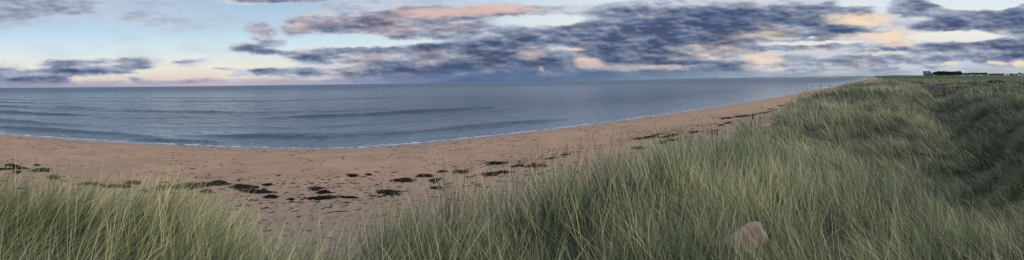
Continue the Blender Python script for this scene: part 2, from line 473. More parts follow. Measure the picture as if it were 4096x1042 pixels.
def build_world():
    w = D.worlds.new('World'); scene.world = w; w.use_nodes = True
    nt = NT(w.node_tree)
    for n in list(nt.n): nt.n.remove(n)
    out = nt.node('ShaderNodeOutputWorld'); bg = nt.node('ShaderNodeBackground')
    nt.l.new(bg.outputs[0], out.inputs[0])
    d = nt.vec('NORMALIZE', nt.node('ShaderNodeTexCoord').outputs['Generated'])
    x, y, z = nt.sep(d)
    az = nt.math('MULTIPLY', nt.math('ARCTAN2', x, y), 180 / math.pi)
    el = nt.math('MULTIPLY', nt.math('ARCSINE', z), 180 / math.pi)
    el = nt.math('MAXIMUM', el, 0.0)
    P = nt.comb(az, el)
    # turbulence bends the edges of the banks
    Ps = nt.comb(az, nt.math('MULTIPLY', el, 2.8))
    w1 = nt.vec('SUBTRACT', nt.noise(Ps, .16, 2.0, .5, 0, 'Color'), (.5, .5, .5))
    w3 = nt.vec('SUBTRACT', nt.noise(Ps, 2.6, 5.0, .65, 0, 'Color'), (.5, .5, .5))
    w2 = nt.vec('SUBTRACT', nt.noise(Ps, .75, 6.0, .62, 0, 'Color'), (.5, .5, .5))
    Pw = nt.vec('MULTIPLY_ADD', w1, (3.0, 1.0, 0), P)
    Pw = nt.vec('MULTIPLY_ADD', w2, (2.5, .8, 0), Pw)
    Pw = nt.vec('MULTIPLY_ADD', w3, (.55, .24, 0), Pw)
    acc = None
    for bi, (px, py, rx, ry, c, dk, wm) in enumerate(BL):
        if bi % 4 == 3: Pw = nt.vec('MULTIPLY_ADD', acc, (1e-7, 1e-7, 0), Pw)   # keeps the long sum sequential
        a = (px - 2048) / K; e = (hor(px) - py) / K
        sx, sy = K / rx / 1.25, K / ry / 1.25
        v = nt.vec('MULTIPLY_ADD', Pw, (sx, sy, 0), (-a * sx, -e * sy, 0))
        q = nt.rng(nt.vec('LENGTH', v), 1.0, .15, 0.0, 1.0)
        acc = nt.vec('MULTIPLY_ADD', q, (c, dk, wm), acc if acc is not None else (0, 0, 0))
    ac, ad, aw = nt.sep(acc)
    # plane-parallel texture coordinate: cloud detail shrinks towards the horizon
    zz = nt.math('ADD', nt.math('MAXIMUM', z, 0.0), .10)
    Q = nt.comb(nt.math('DIVIDE', x, zz), nt.math('DIVIDE', y, zz))
    f1 = nt.noise(Ps, .36, 7.0, .54)
    f1b = nt.noise(nt.vec('ADD', Ps, (.35, 1.0, 0)), .36, 7.0, .54)
    f2 = nt.noise(Q, 1.5, 6.0, .58)
    f3 = nt.noise(nt.comb(az, nt.math('MULTIPLY', el, 4.5), 3.0), .28, 6.0, .62)
    f4 = nt.noise(nt.comb(az, nt.math('MULTIPLY', el, 3.0), 7.0), .17, 3.0, .5)
    above = nt.rng(el, 10.5, 16.0, 0.0, .45)
    cov = nt.math('MULTIPLY_ADD', ac, 1.3, above)
    cov = nt.math('MULTIPLY_ADD', nt.math('SUBTRACT', f1, .5), .50, cov)
    cov = nt.math('MULTIPLY_ADD', nt.math('SUBTRACT', f2, .5), .35, cov)
    cov = nt.math('MULTIPLY_ADD', nt.math('SUBTRACT', f3, .5), .38, cov)
    cov = nt.math('MULTIPLY_ADD', nt.math('MULTIPLY', nt.rng(az, 5.0, 30.0, 0.0, 1.0), nt.math('SUBTRACT', nt.noise(nt.comb(az, nt.math('MULTIPLY', el, 5.0), 11.0), .22, 7.0, .6), .38)), 1.1, cov)
    alpha = nt.rng(cov, .0, .95, 0.0, 1.0)
    left = nt.rng(az, -30.0, 20.0, 0.0, 1.0)
    dark = nt.math('MULTIPLY', nt.math('MINIMUM', ad, 1.35), .47)
    dark = nt.math('MULTIPLY_ADD', nt.math('SUBTRACT', f1, .5), .30, dark)
    dark = nt.math('MULTIPLY_ADD', nt.math('SUBTRACT', f3, .5), .75, dark)
    dark = nt.math('MULTIPLY_ADD', nt.math('SUBTRACT', f4, .5), 1.7, dark)
    dark = nt.math('MULTIPLY_ADD', nt.math('SUBTRACT', f1, f1b), .85, dark)       # lit tops, darker undersides
    dark = nt.math('MULTIPLY_ADD', nt.rng(cov, .1, 1.4), .15, nt.math('ADD', dark, -.02), clamp=True)
    dark = nt.math('MULTIPLY', dark, nt.rng(cov, .15, 1.5, .60, 1.05))
    lit = nt.ramp(dark, [(0, lin((198, 203, 215))), (.25, lin((160, 170, 189))), (.5, lin((130, 141, 163))), (.75, lin((98, 113, 143))), (1, lin((68, 84, 116)))])
    brown = nt.math('MULTIPLY', nt.rng(nt.noise(nt.comb(az, nt.math('MULTIPLY', el, 2.5), 21.0), .20, 5.0, .55), .50, .68), .38)
    lit = nt.mix(brown, lit, nt.ramp(dark, [(0, lin((222, 208, 202))), (.5, lin((150, 138, 148))), (1, lin((92, 90, 108)))]))
    wrm = nt.math('MULTIPLY_ADD', nt.math('SUBTRACT', f1b, f1), .9, nt.math('MULTIPLY', aw, .62))
    wrm = nt.math('MULTIPLY', nt.rng(wrm, .0, 1.35), .88)
    wcol = nt.mix(nt.rng(az, -5.0, 45.0), lin((220, 188, 178)), lin((246, 219, 186)))
    ccol = nt.mix(wrm, lit, wcol)
    # clear air
    e10 = nt.math('DIVIDE', el, 20.0)
    lc = nt.ramp(e10, [(0, lin((206, 192, 196))), (.05, lin((232, 214, 202))), (.13, lin((236, 231, 219))), (.22, lin((220, 233, 236))),
                       (.36, lin((192, 219, 238))), (.58, lin((164, 193, 222))), (1, lin((130, 160, 198)))])
    rc = nt.ramp(e10, [(0, lin((150, 168, 186))), (.06, lin((172, 185, 198))), (.16, lin((214, 218, 220))), (.3, lin((240, 238, 228))),
                       (.45, lin((230, 236, 240))), (.6, lin((212, 224, 238))), (1, lin((160, 184, 212)))])
    clear = nt.mix(left, lc, rc)
    sky = nt.node('ShaderNodeTexSky', sky_type='NISHITA')
    sky.sun_disc = False; sky.sun_elevation = R(SUN_EL); sky.sun_rotation = R(SUN_AZ); sky.altitude = 5
    sky.air_density = 1.0; sky.dust_density = 1.0
    nis = nt.vec('SCALE', sky.outputs[0]); nis.node.inputs['Scale'].default_value = .09
    clear = nt.mix(.08, clear, nis)
    soft = nt.math('MULTIPLY', nt.rng(nt.math('MULTIPLY_ADD', nt.math('SUBTRACT', f4, .5), 1.2, ac), -.20, .95), .82)
    clear = nt.mix(soft, clear, nt.mix(left, lin((186, 190, 208)), lin((158, 170, 194))))        # thin veil round the banks
    col = nt.mix(alpha, clear, ccol)
    # the murky layer of far cloud along the horizon
    band = nt.ramp(nt.math('MULTIPLY_ADD', az, 1 / 140.0, .5), [(0, lin((138, 146, 170))), (.22, lin((188, 172, 184))), (.36, lin((138, 148, 178))), (.46, lin((84, 106, 146))), (.58, lin((98, 120, 150))),
                   (.72, lin((140, 158, 176))), (.9, lin((168, 180, 190))), (1, lin((190, 194, 190)))])
    hb = nt.math('MULTIPLY', nt.rng(nt.math('MULTIPLY_ADD', nt.math('SUBTRACT', nt.noise(nt.comb(az, nt.math('MULTIPLY', el, 6.0), 5.0), .35, 4.0, .6), .5), 1.8, el), nt.rng(nt.math('ABSOLUTE', nt.math('ADD', az, -8.0)), 0.0, 40.0, 3.2, 1.3), .1), .85)
    col = nt.mix(hb, col, band)
    boost = nt.vec('SCALE', col); nt.l.new(nt.rng(el, 13.0, 32.0, 1.0, 1.7), boost.node.inputs['Scale'])   # broken cloud overhead, brightened as added fill light
    nt.l.new(boost, bg.inputs[0]); bg.inputs[1].default_value = 1.0
    try:
        w.cycles.sampling_method = 'MANUAL'; w.cycles.sample_map_resolution = 256
    except Exception:
        pass


build_world()

sl = D.lights.new('sun', 'SUN'); sl.energy = 2.2; sl.angle = R(9); sl.color = (1.0, .86, .70)
so = D.objects.new('sun', sl); COL.objects.link(so)
sd = Vector((math.sin(R(SUN_AZ)) * math.cos(R(SUN_EL)), math.cos(R(SUN_AZ)) * math.cos(R(SUN_EL)), math.sin(R(SUN_EL))))
so.rotation_euler = sd.to_track_quat('Z', 'Y').to_euler(); so.location = (0, -20, 40)

# ------------------------------------------------------------------ camera
cam = D.cameras.new('camera'); cam.type = 'PANO'
cam.lens = 18
try:
    cam.panorama_type = 'EQUIRECTANGULAR'
    cam.longitude_min, cam.longitude_max = R(-70), R(70)
    cam.latitude_max, cam.latitude_min = R(327 / K), R(-(1042 - 327) / K)
except Exception:
    pass
cc = getattr(cam, 'cycles', None)
if cc is not None:
    try:
        cc.panorama_type = 'EQUIRECTANGULAR'
        cc.longitude_min, cc.longitude_max = R(-70), R(70)
        cc.latitude_max, cc.latitude_min = R(327 / K), R(-(1042 - 327) / K)
    except Exception:
        pass
cam.clip_start = .05; cam.clip_end = 80000
co = D.objects.new('camera', cam); COL.objects.link(co)
m3 = Matrix((RIGHT, UP, -FWD)).transposed()
co.matrix_world = Matrix.Translation((0, 0, EYE)) @ m3.to_4x4()
scene.camera = co
scene.view_settings.view_transform = 'Standard'; scene.view_settings.look = 'None'
scene.view_settings.exposure = 0.05; scene.view_settings.gamma = 1.0
try:
    scene.cycles.max_bounces = 5; scene.cycles.diffuse_bounces = 3; scene.cycles.glossy_bounces = 2
    scene.cycles.transmission_bounces = 2; scene.cycles.transparent_max_bounces = 4
    scene.cycles.use_denoising = True
except Exception:
    pass


# ------------------------------------------------------------------ ground
def polar(azs, rs):
    A, Rr = np.meshgrid(np.radians(azs), rs)
    return Rr * np.sin(A), Rr * np.cos(A)


def grid_quads(nr, na, wrap=False):
    i = np.arange(nr - 1)[:, None]; j = np.arange(na if wrap else na - 1)[None, :]
    j2 = (j + 1) % na
    return np.stack(np.broadcast_arrays(i * na + j, i * na + j2, (i + 1) * na + j2, (i + 1) * na + j), -1).reshape(-1, 4)


def ground_material():
    m, nt, p = material('sand_and_turf')
    P = nt.pos()
    g = nt.attr('grass'); t = nt.attr('shore'); far = nt.attr('links')
    # sand
    n1 = nt.noise(P, .35, 5, .6); n2 = nt.noise(P, 3.0, 6, .65); n3 = nt.noise(P, 60, 2)
    sand = nt.mix(nt.rng(n1, .3, .7), (.42, .25, .148, 1), (.30, .182, .110, 1))
    sand = nt.mix(nt.math('MULTIPLY', nt.rng(n2, .52, .72), .5), sand, (.21, .14, .10, 1))
    sand = nt.mix(nt.math('MULTIPLY', nt.rng(n3, .35, .75), .25), sand, (.46, .32, .24, 1))
    upper = nt.rng(t, 17.0, 32.0)          # dry pale pinkish sand above the wrack line
    dry = nt.mix(nt.rng(n2, .3, .7), (.37, .255, .175, 1), (.26, .175, .125, 1))
    sand = nt.mix(nt.math('MULTIPLY', upper, .85), sand, dry)
    tt = nt.math('MULTIPLY_ADD', nt.noise(P, .22, 4), 6.0, t)
    wet = nt.rng(tt, 10.0, 5.0)
    sand = nt.mix(nt.math('MULTIPLY', wet, .7), sand, (.20, .105, .062, 1))
    # streaks of fine wrack and shell, drawn out along the shore
    rot = nt.node('ShaderNodeMapping'); nt.l.new(P, rot.inputs[0])
    rot.inputs['Rotation'].default_value = (0, 0, R(COAST - 90) * 1.0)
    rot.inputs['Scale'].default_value = (1, 1, 1)
    st = nt.vec('MULTIPLY', rot.outputs[0], (.9, 2.6, 1))
    s1 = nt.noise(st, 2.2, 8, .75)
    sand = nt.mix(nt.math('MULTIPLY', nt.rng(s1, .585, .66), .7), sand, (.085, .055, .042, 1))
    # turf below the marram and the smooth links beyond
    thatch = nt.mix(nt.rng(nt.noise(P, 1.5, 6, .7), .3, .7), (.045, .044, .026, 1), (.10, .088, .058, 1))
    lk1 = nt.noise(nt.vec('MULTIPLY', rot.outputs[0], (.035, .005, 1)), 1.0, 6, .6)
    lk = nt.ramp(lk1, [(.3, (.010, .020, .009, 1)), (.45, (.022, .040, .012, 1)), (.52, (.060, .085, .024, 1)), (.58, (.020, .032, .012, 1)), (.72, (.040, .050, .018, 1))])
    lk = nt.mix(nt.math('MULTIPLY', nt.rng(nt.noise(P, .12, 6, .7), .45, .7), .6), lk, (.040, .046, .022, 1))
    turf = nt.mix(far, thatch, lk)
    gm = nt.rng(nt.math('MULTIPLY_ADD', nt.math('SUBTRACT', n2, .5), .7, g), .35, .65)
    col = nt.mix(gm, sand, turf)
    nt.l.new(col, p.inputs['Base Color'])
    rg = nt.math('MULTIPLY_ADD', wet, -.62, .92); nt.l.new(rg, p.inputs['Roughness'])
    p.inputs['Specular IOR Level'].default_value = .25
    # trampled dry sand: footprints near the dune foot, ripples lower down
    foot = nt.voro(nt.vec('MULTIPLY', P, (1, 1, .2)), 2.1, 'SMOOTH_F1')
    fh = nt.math('MULTIPLY', nt.rng(foot, .12, .42), nt.rng(t, 14.0, 30.0, .25, 1.0))
    h = nt.math('MULTIPLY_ADD', nt.noise(P, 3.5, 6, .65), .9, fh)
    b = nt.bump(h, 1.0, .15)
    nt.l.new(b, p.inputs['Normal'])
    return m


def build_ground():
    azs = np.concatenate([np.arange(-80, 80.01, .22), np.arange(83, 278, 3.0)])
    rs = np.concatenate([[.3], np.geomspace(.6, 7000, 470)])
    X, Y = polar(azs, rs)
    Z = terrain(X, Y)
    u, v = uv(X, Y); t = v - shore_v(u); r = np.hypot(X, Y)
    g = grass_mask(X, Y)
    links = sst(25, 75, v - foot_v(u)) * sst(90, 190, r)
    links = np.maximum(links, sst(250, 500, r))
    V = np.stack([X, Y, Z], -1).reshape(-1, 3)
    na = len(azs)
    q = grid_quads(len(rs), na, True)
    V = np.vstack([V, [[0, 0, gz(0, 0)]]])
    ctr = len(V) - 1
    j = np.arange(na)
    tris = np.stack([np.full(na, ctr), (j + 1) % na, j], -1)
    at = {'grass': np.append(g.ravel(), 1), 'shore': np.append(np.clip(t, -50, 100).ravel(), 40), 'links': np.append(links.ravel(), 0)}
    o = np_mesh('ground', V, q[:, ::-1], tris, at, ground_material())
    tag(o, 'red brown sandy beach rising to grassy dunes', 'ground', kind='structure')


build_ground()


# ------------------------------------------------------------------ sea
SWELL = [  # distance offshore, crest height, half width, u from, u to
    (7.0, .32, .8, -70, -2), (9.0, .36, .85, -8, 62), (13.0, .24, 1.3, 2, 30), (18.0, .34, 1.7, -130, -10), (24.0, .16, 1.8, 0, 70),
    (42.0, .42, 3.0, -220, -10), (47.0, .34, 3.0, 8, 80), (72.0, .30, 4.5, -300, 20), (64.0, .20, 4.0, -80, 60), (105, .30, 6, -400, 0),
    (140, .25, 7, -300, 200), (190, .3, 9, -500, 100), (2.6, .20, .7, -12, 3)]


def build_sea():
    azs = np.arange(-96, 96.01, .2)
    rs = np.concatenate([np.geomspace(34, 260, 460), np.geomspace(262, 16000, 150)])
    X, Y = polar(azs, rs)
    u, v = uv(X, Y)
    t = shore_v(u) - v               # offshore distance
    Z = np.zeros_like(X)
    wob = fbm(u / 14, v / 30, 71) * 2.2 + fbm(u / 60, v / 60, 72) * 3
    for k, (d, h, w, ua, ub) in enumerate(SWELL):
        win = sst(ua, ua + (ub - ua) * .25, u) * (1 - sst(ub - (ub - ua) * .25, ub, u))
        win = win * (.65 + .5 * vnoise(u / 9, u * 0 + k * 7, 80 + k))
        s = (t + wob * min(1, d / 25) - d) / (w * .55)
        prof = np.where(s < 0, np.exp(-(s / .7) ** 2), np.exp(-(s / 2.6) ** 2))
        Z += 1.65 * h * win * prof
    chop = fbm(u / 2.2, v / 1.1, 90, 3) * .09 + fbm(u / 9, v / 4, 92, 3) * .06
    Z += chop * sst(1, 12, t) * (1 - sst(500, 2000, np.hypot(X, Y)))
    Z += .012 * sst(0, 3, t)
    keep = t > -4
    idx = grid_quads(len(rs), len(azs))
    kf = keep.ravel()[idx].any(1)
    m, nt, p = material('sea_water')
    P = nt.pos(); T = nt.attr('offshore'); rr = nt.attr('range')
    rot = nt.node('ShaderNodeMapping'); nt.l.new(P, rot.inputs[0]); rot.inputs['Rotation'].default_value = (0, 0, R(COAST - 90))
    S = rot.outputs[0]
    deep = nt.mix(nt.rng(nt.noise(nt.vec('MULTIPLY', S, (.02, .004, 0)), 1.0, 5), .35, .65), (.014, .044, .085, 1), (.030, .068, .12, 1))
    shal = nt.mix(nt.rng(T, 2.0, 45.0), (.12, .17, .22, 1), deep)
    fo = nt.noise(nt.vec('MULTIPLY', S, (1.2, .5, 0)), 1.6, 8, .7)
    edge = nt.rng(nt.math('MULTIPLY_ADD', nt.math('SUBTRACT', nt.noise(S, .35, 4), .5), 2.4, T), 1.05, .35)      # the swash line
    edge = nt.math('MULTIPLY', edge, nt.rng(nt.noise(S, .9, 5, .7), .42, .60, .0, 1.0)); lace = nt.math('MULTIPLY', nt.rng(fo, .54, .68), nt.math('MULTIPLY', nt.rng(T, 7.0, 1.0), nt.rng(nt.noise(S, .06, 3), .38, .6, .15, 1.0)))
    foam = nt.math('MAXIMUM', edge, nt.math('MULTIPLY', lace, .75))
    col = nt.mix(foam, shal, (.62, .64, .66, 1))
    nt.l.new(col, p.inputs['Base Color'])
    nt.l.new(nt.math('MULTIPLY_ADD', foam, .5, nt.rng(rr, 60.0, 900.0, .15, .42)), p.inputs['Roughness'])
    p.inputs['IOR'].default_value = 1.33; p.inputs['Specular IOR Level'].default_value = .5
    h1 = nt.noise(nt.vec('MULTIPLY', S, (.55, .9, 1)), 1.3, 5, .62)
    h2 = nt.noise(nt.vec('MULTIPLY', S, (.05, .10, 1)), 1.3, 6, .6)
    b0 = nt.bump(nt.noise(nt.vec('MULTIPLY', S, (2.2, 4.0, 1)), 1.6, 4, .65), 1.0, .10); b1 = nt.bump(h1, 1.0, .42, b0); b2 = nt.bump(h2, 1.0, 3.6, b1)
    nt.l.new(b2, p.inputs['Normal'])
    V = np.stack([X, Y, Z], -1).reshape(-1, 3)
    o = np_mesh('sea', V, idx[kf][:, ::-1], None, {'offshore': np.clip(t, -5, 400).ravel(), 'range': np.hypot(X, Y).ravel()}, m)
    tag(o, 'blue grey sea with low swell lines', 'sea', kind='structure')


build_sea()


def far_land(name, az0, az1, r0, r1, hmax, seed, mat, label):
    azs = np.arange(az0, az1, .05); rs = np.linspace(r0, r1, 14)
    X, Y = polar(azs, rs)
    A, Rr = np.meshgrid(azs, rs)
    prof = np.sin(np.pi * np.clip((Rr - r0) / (r1 - r0), 0, 1)) ** .7
    e = sst(az0, az0 + 4, A)
    Z = -2 + (hmax * (.55 + .45 * fbm(A / 1.6, Rr / 2500, seed, 4)) * e) * prof
    V = np.stack([X, Y, Z], -1).reshape(-1, 3)
    o = np_mesh(name, V, grid_quads(len(rs), len(azs))[:, ::-1], None, None, mat)
    tag(o, label, 'hills', kind='structure')
    return o


def field_mat(name, cols, sc):
    m, nt, p = material(name)
    P = nt.pos()
    n = nt.noise(nt.vec('MULTIPLY', P, (sc, sc, sc * 8)), 1.0, 3, .5)
    nt.l.new(nt.ramp(n, cols), p.inputs['Base Color']); p.inputs['Roughness'].default_value = .95
    return m


fm = field_mat('harvested_fields', [(.36, (.05, .06, .045, 1)), (.45, (.10, .11, .08, 1)), (.5, (.48, .33, .24, 1)), (.58, (.42, .30, .22, 1)), (.66, (.07, .09, .075, 1))], .0028)
hm = field_mat('distant_hills', [(.3, (.10, .15, .20, 1)), (.7, (.15, .20, .25, 1))], .0006)  # blue of the hazy air put into the hill colour
far_land('far_shore', 32, 50.5, 9500, 12000, 36, 3, fm, 'low far shore of harvested fields across the bay')
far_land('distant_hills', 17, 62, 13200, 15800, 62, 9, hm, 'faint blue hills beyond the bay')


# ------------------------------------------------------------------ marram grass
def blades(bx, by, bz, L, W, az, bend, yaw, tint, zoff=0.0):
    n = len(bx)
    ts = np.array([0, .38, .72, 1.0])
    wf = np.array([1.0, .9, .6])
    dx, dy = np.sin(az), np.cos(az)
    wx, wy = np.sin(yaw), np.cos(yaw)
    V = np.empty((n, 7, 3), np.float32); Tt = np.empty((n, 7), np.float32)
    for k, t in enumerate(ts):
        hor_ = L * bend * (t ** 1.7)
        ver = L * (t - .5 * np.minimum(bend, 1.2) ** 2 * t ** 2.2)
        cx, cy, cz = bx + dx * hor_, by + dy * hor_, bz + ver - .03
        if k < 3:
            hw = .5 * W * wf[k]
            V[:, 2 * k] = np.stack([cx - wx * hw, cy - wy * hw, cz], -1)
            V[:, 2 * k + 1] = np.stack([cx + wx * hw, cy + wy * hw, cz], -1)
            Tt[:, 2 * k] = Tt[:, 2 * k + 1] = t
        else:
            V[:, 6] = np.stack([cx, cy, cz], -1); Tt[:, 6] = t
    b = (np.arange(n) * 7)[:, None]
    quads = np.concatenate([b + np.array([0, 1, 3, 2]), b + np.array([2, 3, 5, 4])])
    tris = b + np.array([4, 5, 6])
    return V.reshape(-1, 3), quads, tris, np.repeat(tint, 7), Tt.ravel()


def grass_material(name='marram_blades'):
    m, nt, p = material(name)
    P = nt.pos()
    tn = nt.attr('tint'); h = nt.attr('tall')
    patch = nt.noise(P, .28, 4, .6); patch2 = nt.noise(P, 1.6, 3)
    f = nt.math('MULTIPLY_ADD', nt.math('SUBTRACT', patch, .5), .85, tn)
    f = nt.math('MULTIPLY_ADD', nt.math('SUBTRACT', patch2, .5), .30, f)
    f = nt.math('MULTIPLY_ADD', nt.math('SUBTRACT', h, .58), .55, f, clamp=True)  # lit tips and shaded lower blades put into the colour
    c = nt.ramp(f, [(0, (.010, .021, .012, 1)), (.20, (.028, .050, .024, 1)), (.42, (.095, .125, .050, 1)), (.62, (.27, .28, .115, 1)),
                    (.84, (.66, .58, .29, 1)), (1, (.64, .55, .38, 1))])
    nt.l.new(c, p.inputs['Base Color']); p.inputs['Roughness'].default_value = .55
    p.inputs['Specular IOR Level'].default_value = .35
    tr = nt.node('ShaderNodeBsdfTranslucent'); nt.l.new(c, tr.inputs[0])
    mx = nt.node('ShaderNodeMixShader'); mx.inputs[0].default_value = .2
    nt.l.new(p.outputs[0], mx.inputs[1]); nt.l.new(tr.outputs[0], mx.inputs[2])
    o = [n for n in nt.n if n.type == 'OUTPUT_MATERIAL'][0]
    nt.l.new(mx.outputs[0], o.inputs[0])
    return m


ROCK = on_ground(2974, 1062)
WIND = R(12)


def scatter(r0, r1, a0, a1, n):
    r = np.sqrt(RNG.random(n) * (r1 ** 2 - r0 ** 2) + r0 ** 2)
    a = np.radians(RNG.random(n) * (a1 - a0) + a0)
    return r * np.sin(a), r * np.cos(a)


def build_grass():
    gm = grass_material()
    Vs, Qs, Ts, TI, TA = [], [], [], [], []
    base = 0
    zones = [  # r0, r1, az0, az1, tufts per m2, blades per tuft, tuft radius, blade width, length
        (.7, 3.6, -82, 82, 32, 48, .10, .0042, .86),
        (3.6, 7, -80, 80, 24, 40, .12, .0058, .84),
        (7, 13, -78, 80, 13, 28, .14, .0085, .78),
        (13, 26, -20, 80, 6.5, 30, .20, .012, .84),
        (26, 55, 20, 80, 3.0, 22, .32, .024, .84),
        (55, 110, 30, 80, .9, 16, .50, .055, .70),
        (110, 210, 35, 80, .22, 12, .8, .15, .65),
        (.7, 7, 82, 278, 7, 22, .14, .008, .7),
    ]
    for (r0, r1, a0, a1, dens, nb, tr, bw, bl) in zones:
        area = math.pi * (r1 ** 2 - r0 ** 2) * (a1 - a0) / 360
        n = int(area * dens)
        x, y = scatter(r0, r1, a0, a1, n)
        g = grass_mask(x, y)
        clump = .5 + .5 * fbm(x / .7, y / .7, 101)
        u, v = uv(x, y)
        foot = np.where(v - foot_v(u) > 1.0, 1, 0)
        lk = sst(40, 75, v - foot_v(u)) * sst(120, 200, np.hypot(x, y))
        dense = np.exp(-((u + .3) / 1.0) ** 2 - ((v + 4.5) / .8) ** 2)
        ok = (RNG.random(n) < g * (.6 * dense + .12 + 1.7 * clump ** 1.9) * (1 - lk)) & (foot > 0)
        ok |= (RNG.random(n) < np.where((u > .6) & (u < 2.6) & (v < -2.9), .012, .06) * sst(-2.2, 0, v - grass_edge(u))) & (foot > 0)
        # clear the sandstone block and the line of sight to it
        q = np.stack([x - ROCK[0], y - ROCK[1]], -1)
        dr = ROCK[:2] / np.linalg.norm(ROCK[:2])
        al = q @ dr; pe = q[:, 0] * dr[1] - q[:, 1] * dr[0]
        ok &= ~((np.abs(pe) < .19) & (al < .18) & (al > -.34))
        x, y = x[ok], y[ok]
        n = len(x)
        u, v = uv(x, y)
        # per tuft properties
        tl = bl * (.72 + .5 * RNG.random(n)) * (1 + .22 * fbm(x / 2.5, y / 2.5, 111))
        dead = sst(.15, .6, fbm(x / 3.2, y / 3.2, 121) + .35 * np.exp(-((u - 13.5) / 4.5) ** 2 - (v / 3.2) ** 2)
                   + .45 * np.exp(-((u - 2.2) / 1.6) ** 2 - ((v - 2.6) / 1.6) ** 2))
        tb = .40 + .14 * sst(10, 22, np.hypot(x, y)) + .20 * fbm(x / 2, y / 2, 131) + .22 * sst(3, 9, u) + .10 * dead + .20 * RNG.random(n)
        ta = WIND + fbm(x / 4, y / 4, 141) * .6
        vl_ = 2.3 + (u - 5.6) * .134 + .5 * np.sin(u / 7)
        shade = sst(-.8, 1.2, v - vl_) * sst(4, 8, u) * (1 - sst(60, 100, u))  # shade of the valley and the slope beyond, put into the tuft tint
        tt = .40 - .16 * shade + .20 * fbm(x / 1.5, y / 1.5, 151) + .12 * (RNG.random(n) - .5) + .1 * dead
        N = n * nb
        ii = np.repeat(np.arange(n), nb)
        rr_ = tr * np.sqrt(RNG.random(N)) * 1.5; aa = RNG.random(N) * 2 * np.pi
        ox, oy = rr_ * np.sin(aa), rr_ * np.cos(aa)
        bx, by = x[ii] + ox, y[ii] + oy
        bz = terrain(bx, by)
        L = tl[ii] * (.45 + .7 * RNG.random(N) ** .7)
        # direction: wind lean plus splay away from the tuft centre
        sp = .30 * rr_ / tr
        k1 = tb[ii] * (.6 + .8 * RNG.random(N))
        hx = np.sin(ta[ii]) * k1 + sp * np.sin(aa) + RNG.normal(0, .15, N)
        hy = np.cos(ta[ii]) * k1 + sp * np.cos(aa) + RNG.normal(0, .15, N)
        lay = RNG.random(N) < (.06 + .20 * dead[ii])          # bent and fallen blades
        hx = np.where(lay, hx * 2.2, hx); hy = np.where(lay, hy * 2.2, hy)
        bend = np.clip(np.hypot(hx, hy), .05, 1.15)
        az = np.arctan2(hx, hy)
        yaw = RNG.random(N) * np.pi
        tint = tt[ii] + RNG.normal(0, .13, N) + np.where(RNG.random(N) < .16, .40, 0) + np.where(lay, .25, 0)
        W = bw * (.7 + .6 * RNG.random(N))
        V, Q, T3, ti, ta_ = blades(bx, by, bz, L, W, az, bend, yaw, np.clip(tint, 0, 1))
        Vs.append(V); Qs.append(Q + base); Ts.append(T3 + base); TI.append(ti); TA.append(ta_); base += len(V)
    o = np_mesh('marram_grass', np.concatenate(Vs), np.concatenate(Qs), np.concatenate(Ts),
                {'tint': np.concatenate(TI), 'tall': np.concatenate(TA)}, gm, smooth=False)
    tag(o, 'long windblown marram grass covering the dunes', 'grass', kind='stuff')
    print('grass verts', base)


build_grass()


def straw_material():
    m, nt, p = material('seed_head_straw')
    c = nt.ramp(nt.noise(nt.pos(), 2.5, 3), [(.3, (.16, .11, .06, 1)), (.6, (.36, .26, .14, 1)), (.75, (.22, .14, .08, 1))])
    nt.l.new(c, p.inputs['Base Color']); p.inputs['Roughness'].default_value = .7
    return m


def build_seed_stalks():
    """tall straw-coloured seed heads standing along the seaward edge of the grass"""
    Vs, Qs, Ts, TI, TA = [], [], [], [], []
    n = 170
    u = RNG.random(n) ** 1.5 * 17 - 7; v = grass_edge(u) + RNG.normal(-.1, .5, n)
    x, y = xy(u, v)
    k = (np.hypot(x, y) > 3.0) & ~((u > .2) & (u < 2.4) & (RNG.random(n) < .75)); x, y = x[k], y[k]
    m = 130
    xx, yy = scatter(3, 22, -20, 78, m); g = grass_mask(xx, yy) > .6
    x = np.append(x, xx[g]); y = np.append(y, yy[g]); n = len(x)
    z = terrain(x, y); L = .72 + .35 * RNG.random(n)
    az = WIND + RNG.normal(0, .9, n); bend = .08 + .16 * RNG.random(n)
    r = np.hypot(x, y)
    V1, Q1, T1, a1, b1 = blades(x, y, z, L, np.maximum(.004, r * .0006), az, bend, RNG.random(n) * 3, np.full(n, .88))
    # the spike itself: a thicker cigar on the top quarter, two crossed strips
    Vs.append(V1); Qs.append(Q1); Ts.append(T1); TI.append(a1); TA.append(b1); base = len(V1)
    for yaw in (0, 1.57):
        hl = L * .26
        ts = np.array([0, .3, .75, 1])
        V = np.empty((n, 7, 3), np.float32)
        wf = [.35, 1, .8]
        for k_, t in enumerate(ts):
            tt = .74 + .27 * t
            hz = L * (tt - .5 * bend ** 2 * tt ** 2.2) - .03; ho = L * bend * tt ** 1.7
            cx, cy = x + np.sin(az) * ho, y + np.cos(az) * ho
            if k_ < 3:
                w = np.maximum(.010, r * .0013) * .5 * wf[k_]
                V[:, 2 * k_] = np.stack([cx - math.sin(yaw) * w, cy - math.cos(yaw) * w, z + hz], -1)
                V[:, 2 * k_ + 1] = np.stack([cx + math.sin(yaw) * w, cy + math.cos(yaw) * w, z + hz], -1)
            else: V[:, 6] = np.stack([cx, cy, z + hz], -1)
        b = (np.arange(n) * 7)[:, None] + base
        Vs.append(V.reshape(-1, 3)); Qs.append(np.concatenate([b + np.array([0, 1, 3, 2]), b + np.array([2, 3, 5, 4])])); Ts.append(b + np.array([4, 5, 6]))
        TI.append(np.full(n * 7, .93)); TA.append(np.full(n * 7, .6)); base += n * 7
    o = np_mesh('seed_heads', np.concatenate(Vs), np.concatenate(Qs), np.concatenate(Ts),
                {'tint': np.concatenate(TI), 'tall': np.concatenate(TA)}, straw_material(), smooth=False)
    tag(o, 'straw coloured seed heads standing up from the dune grass', 'seed heads', kind='stuff')


build_seed_stalks()


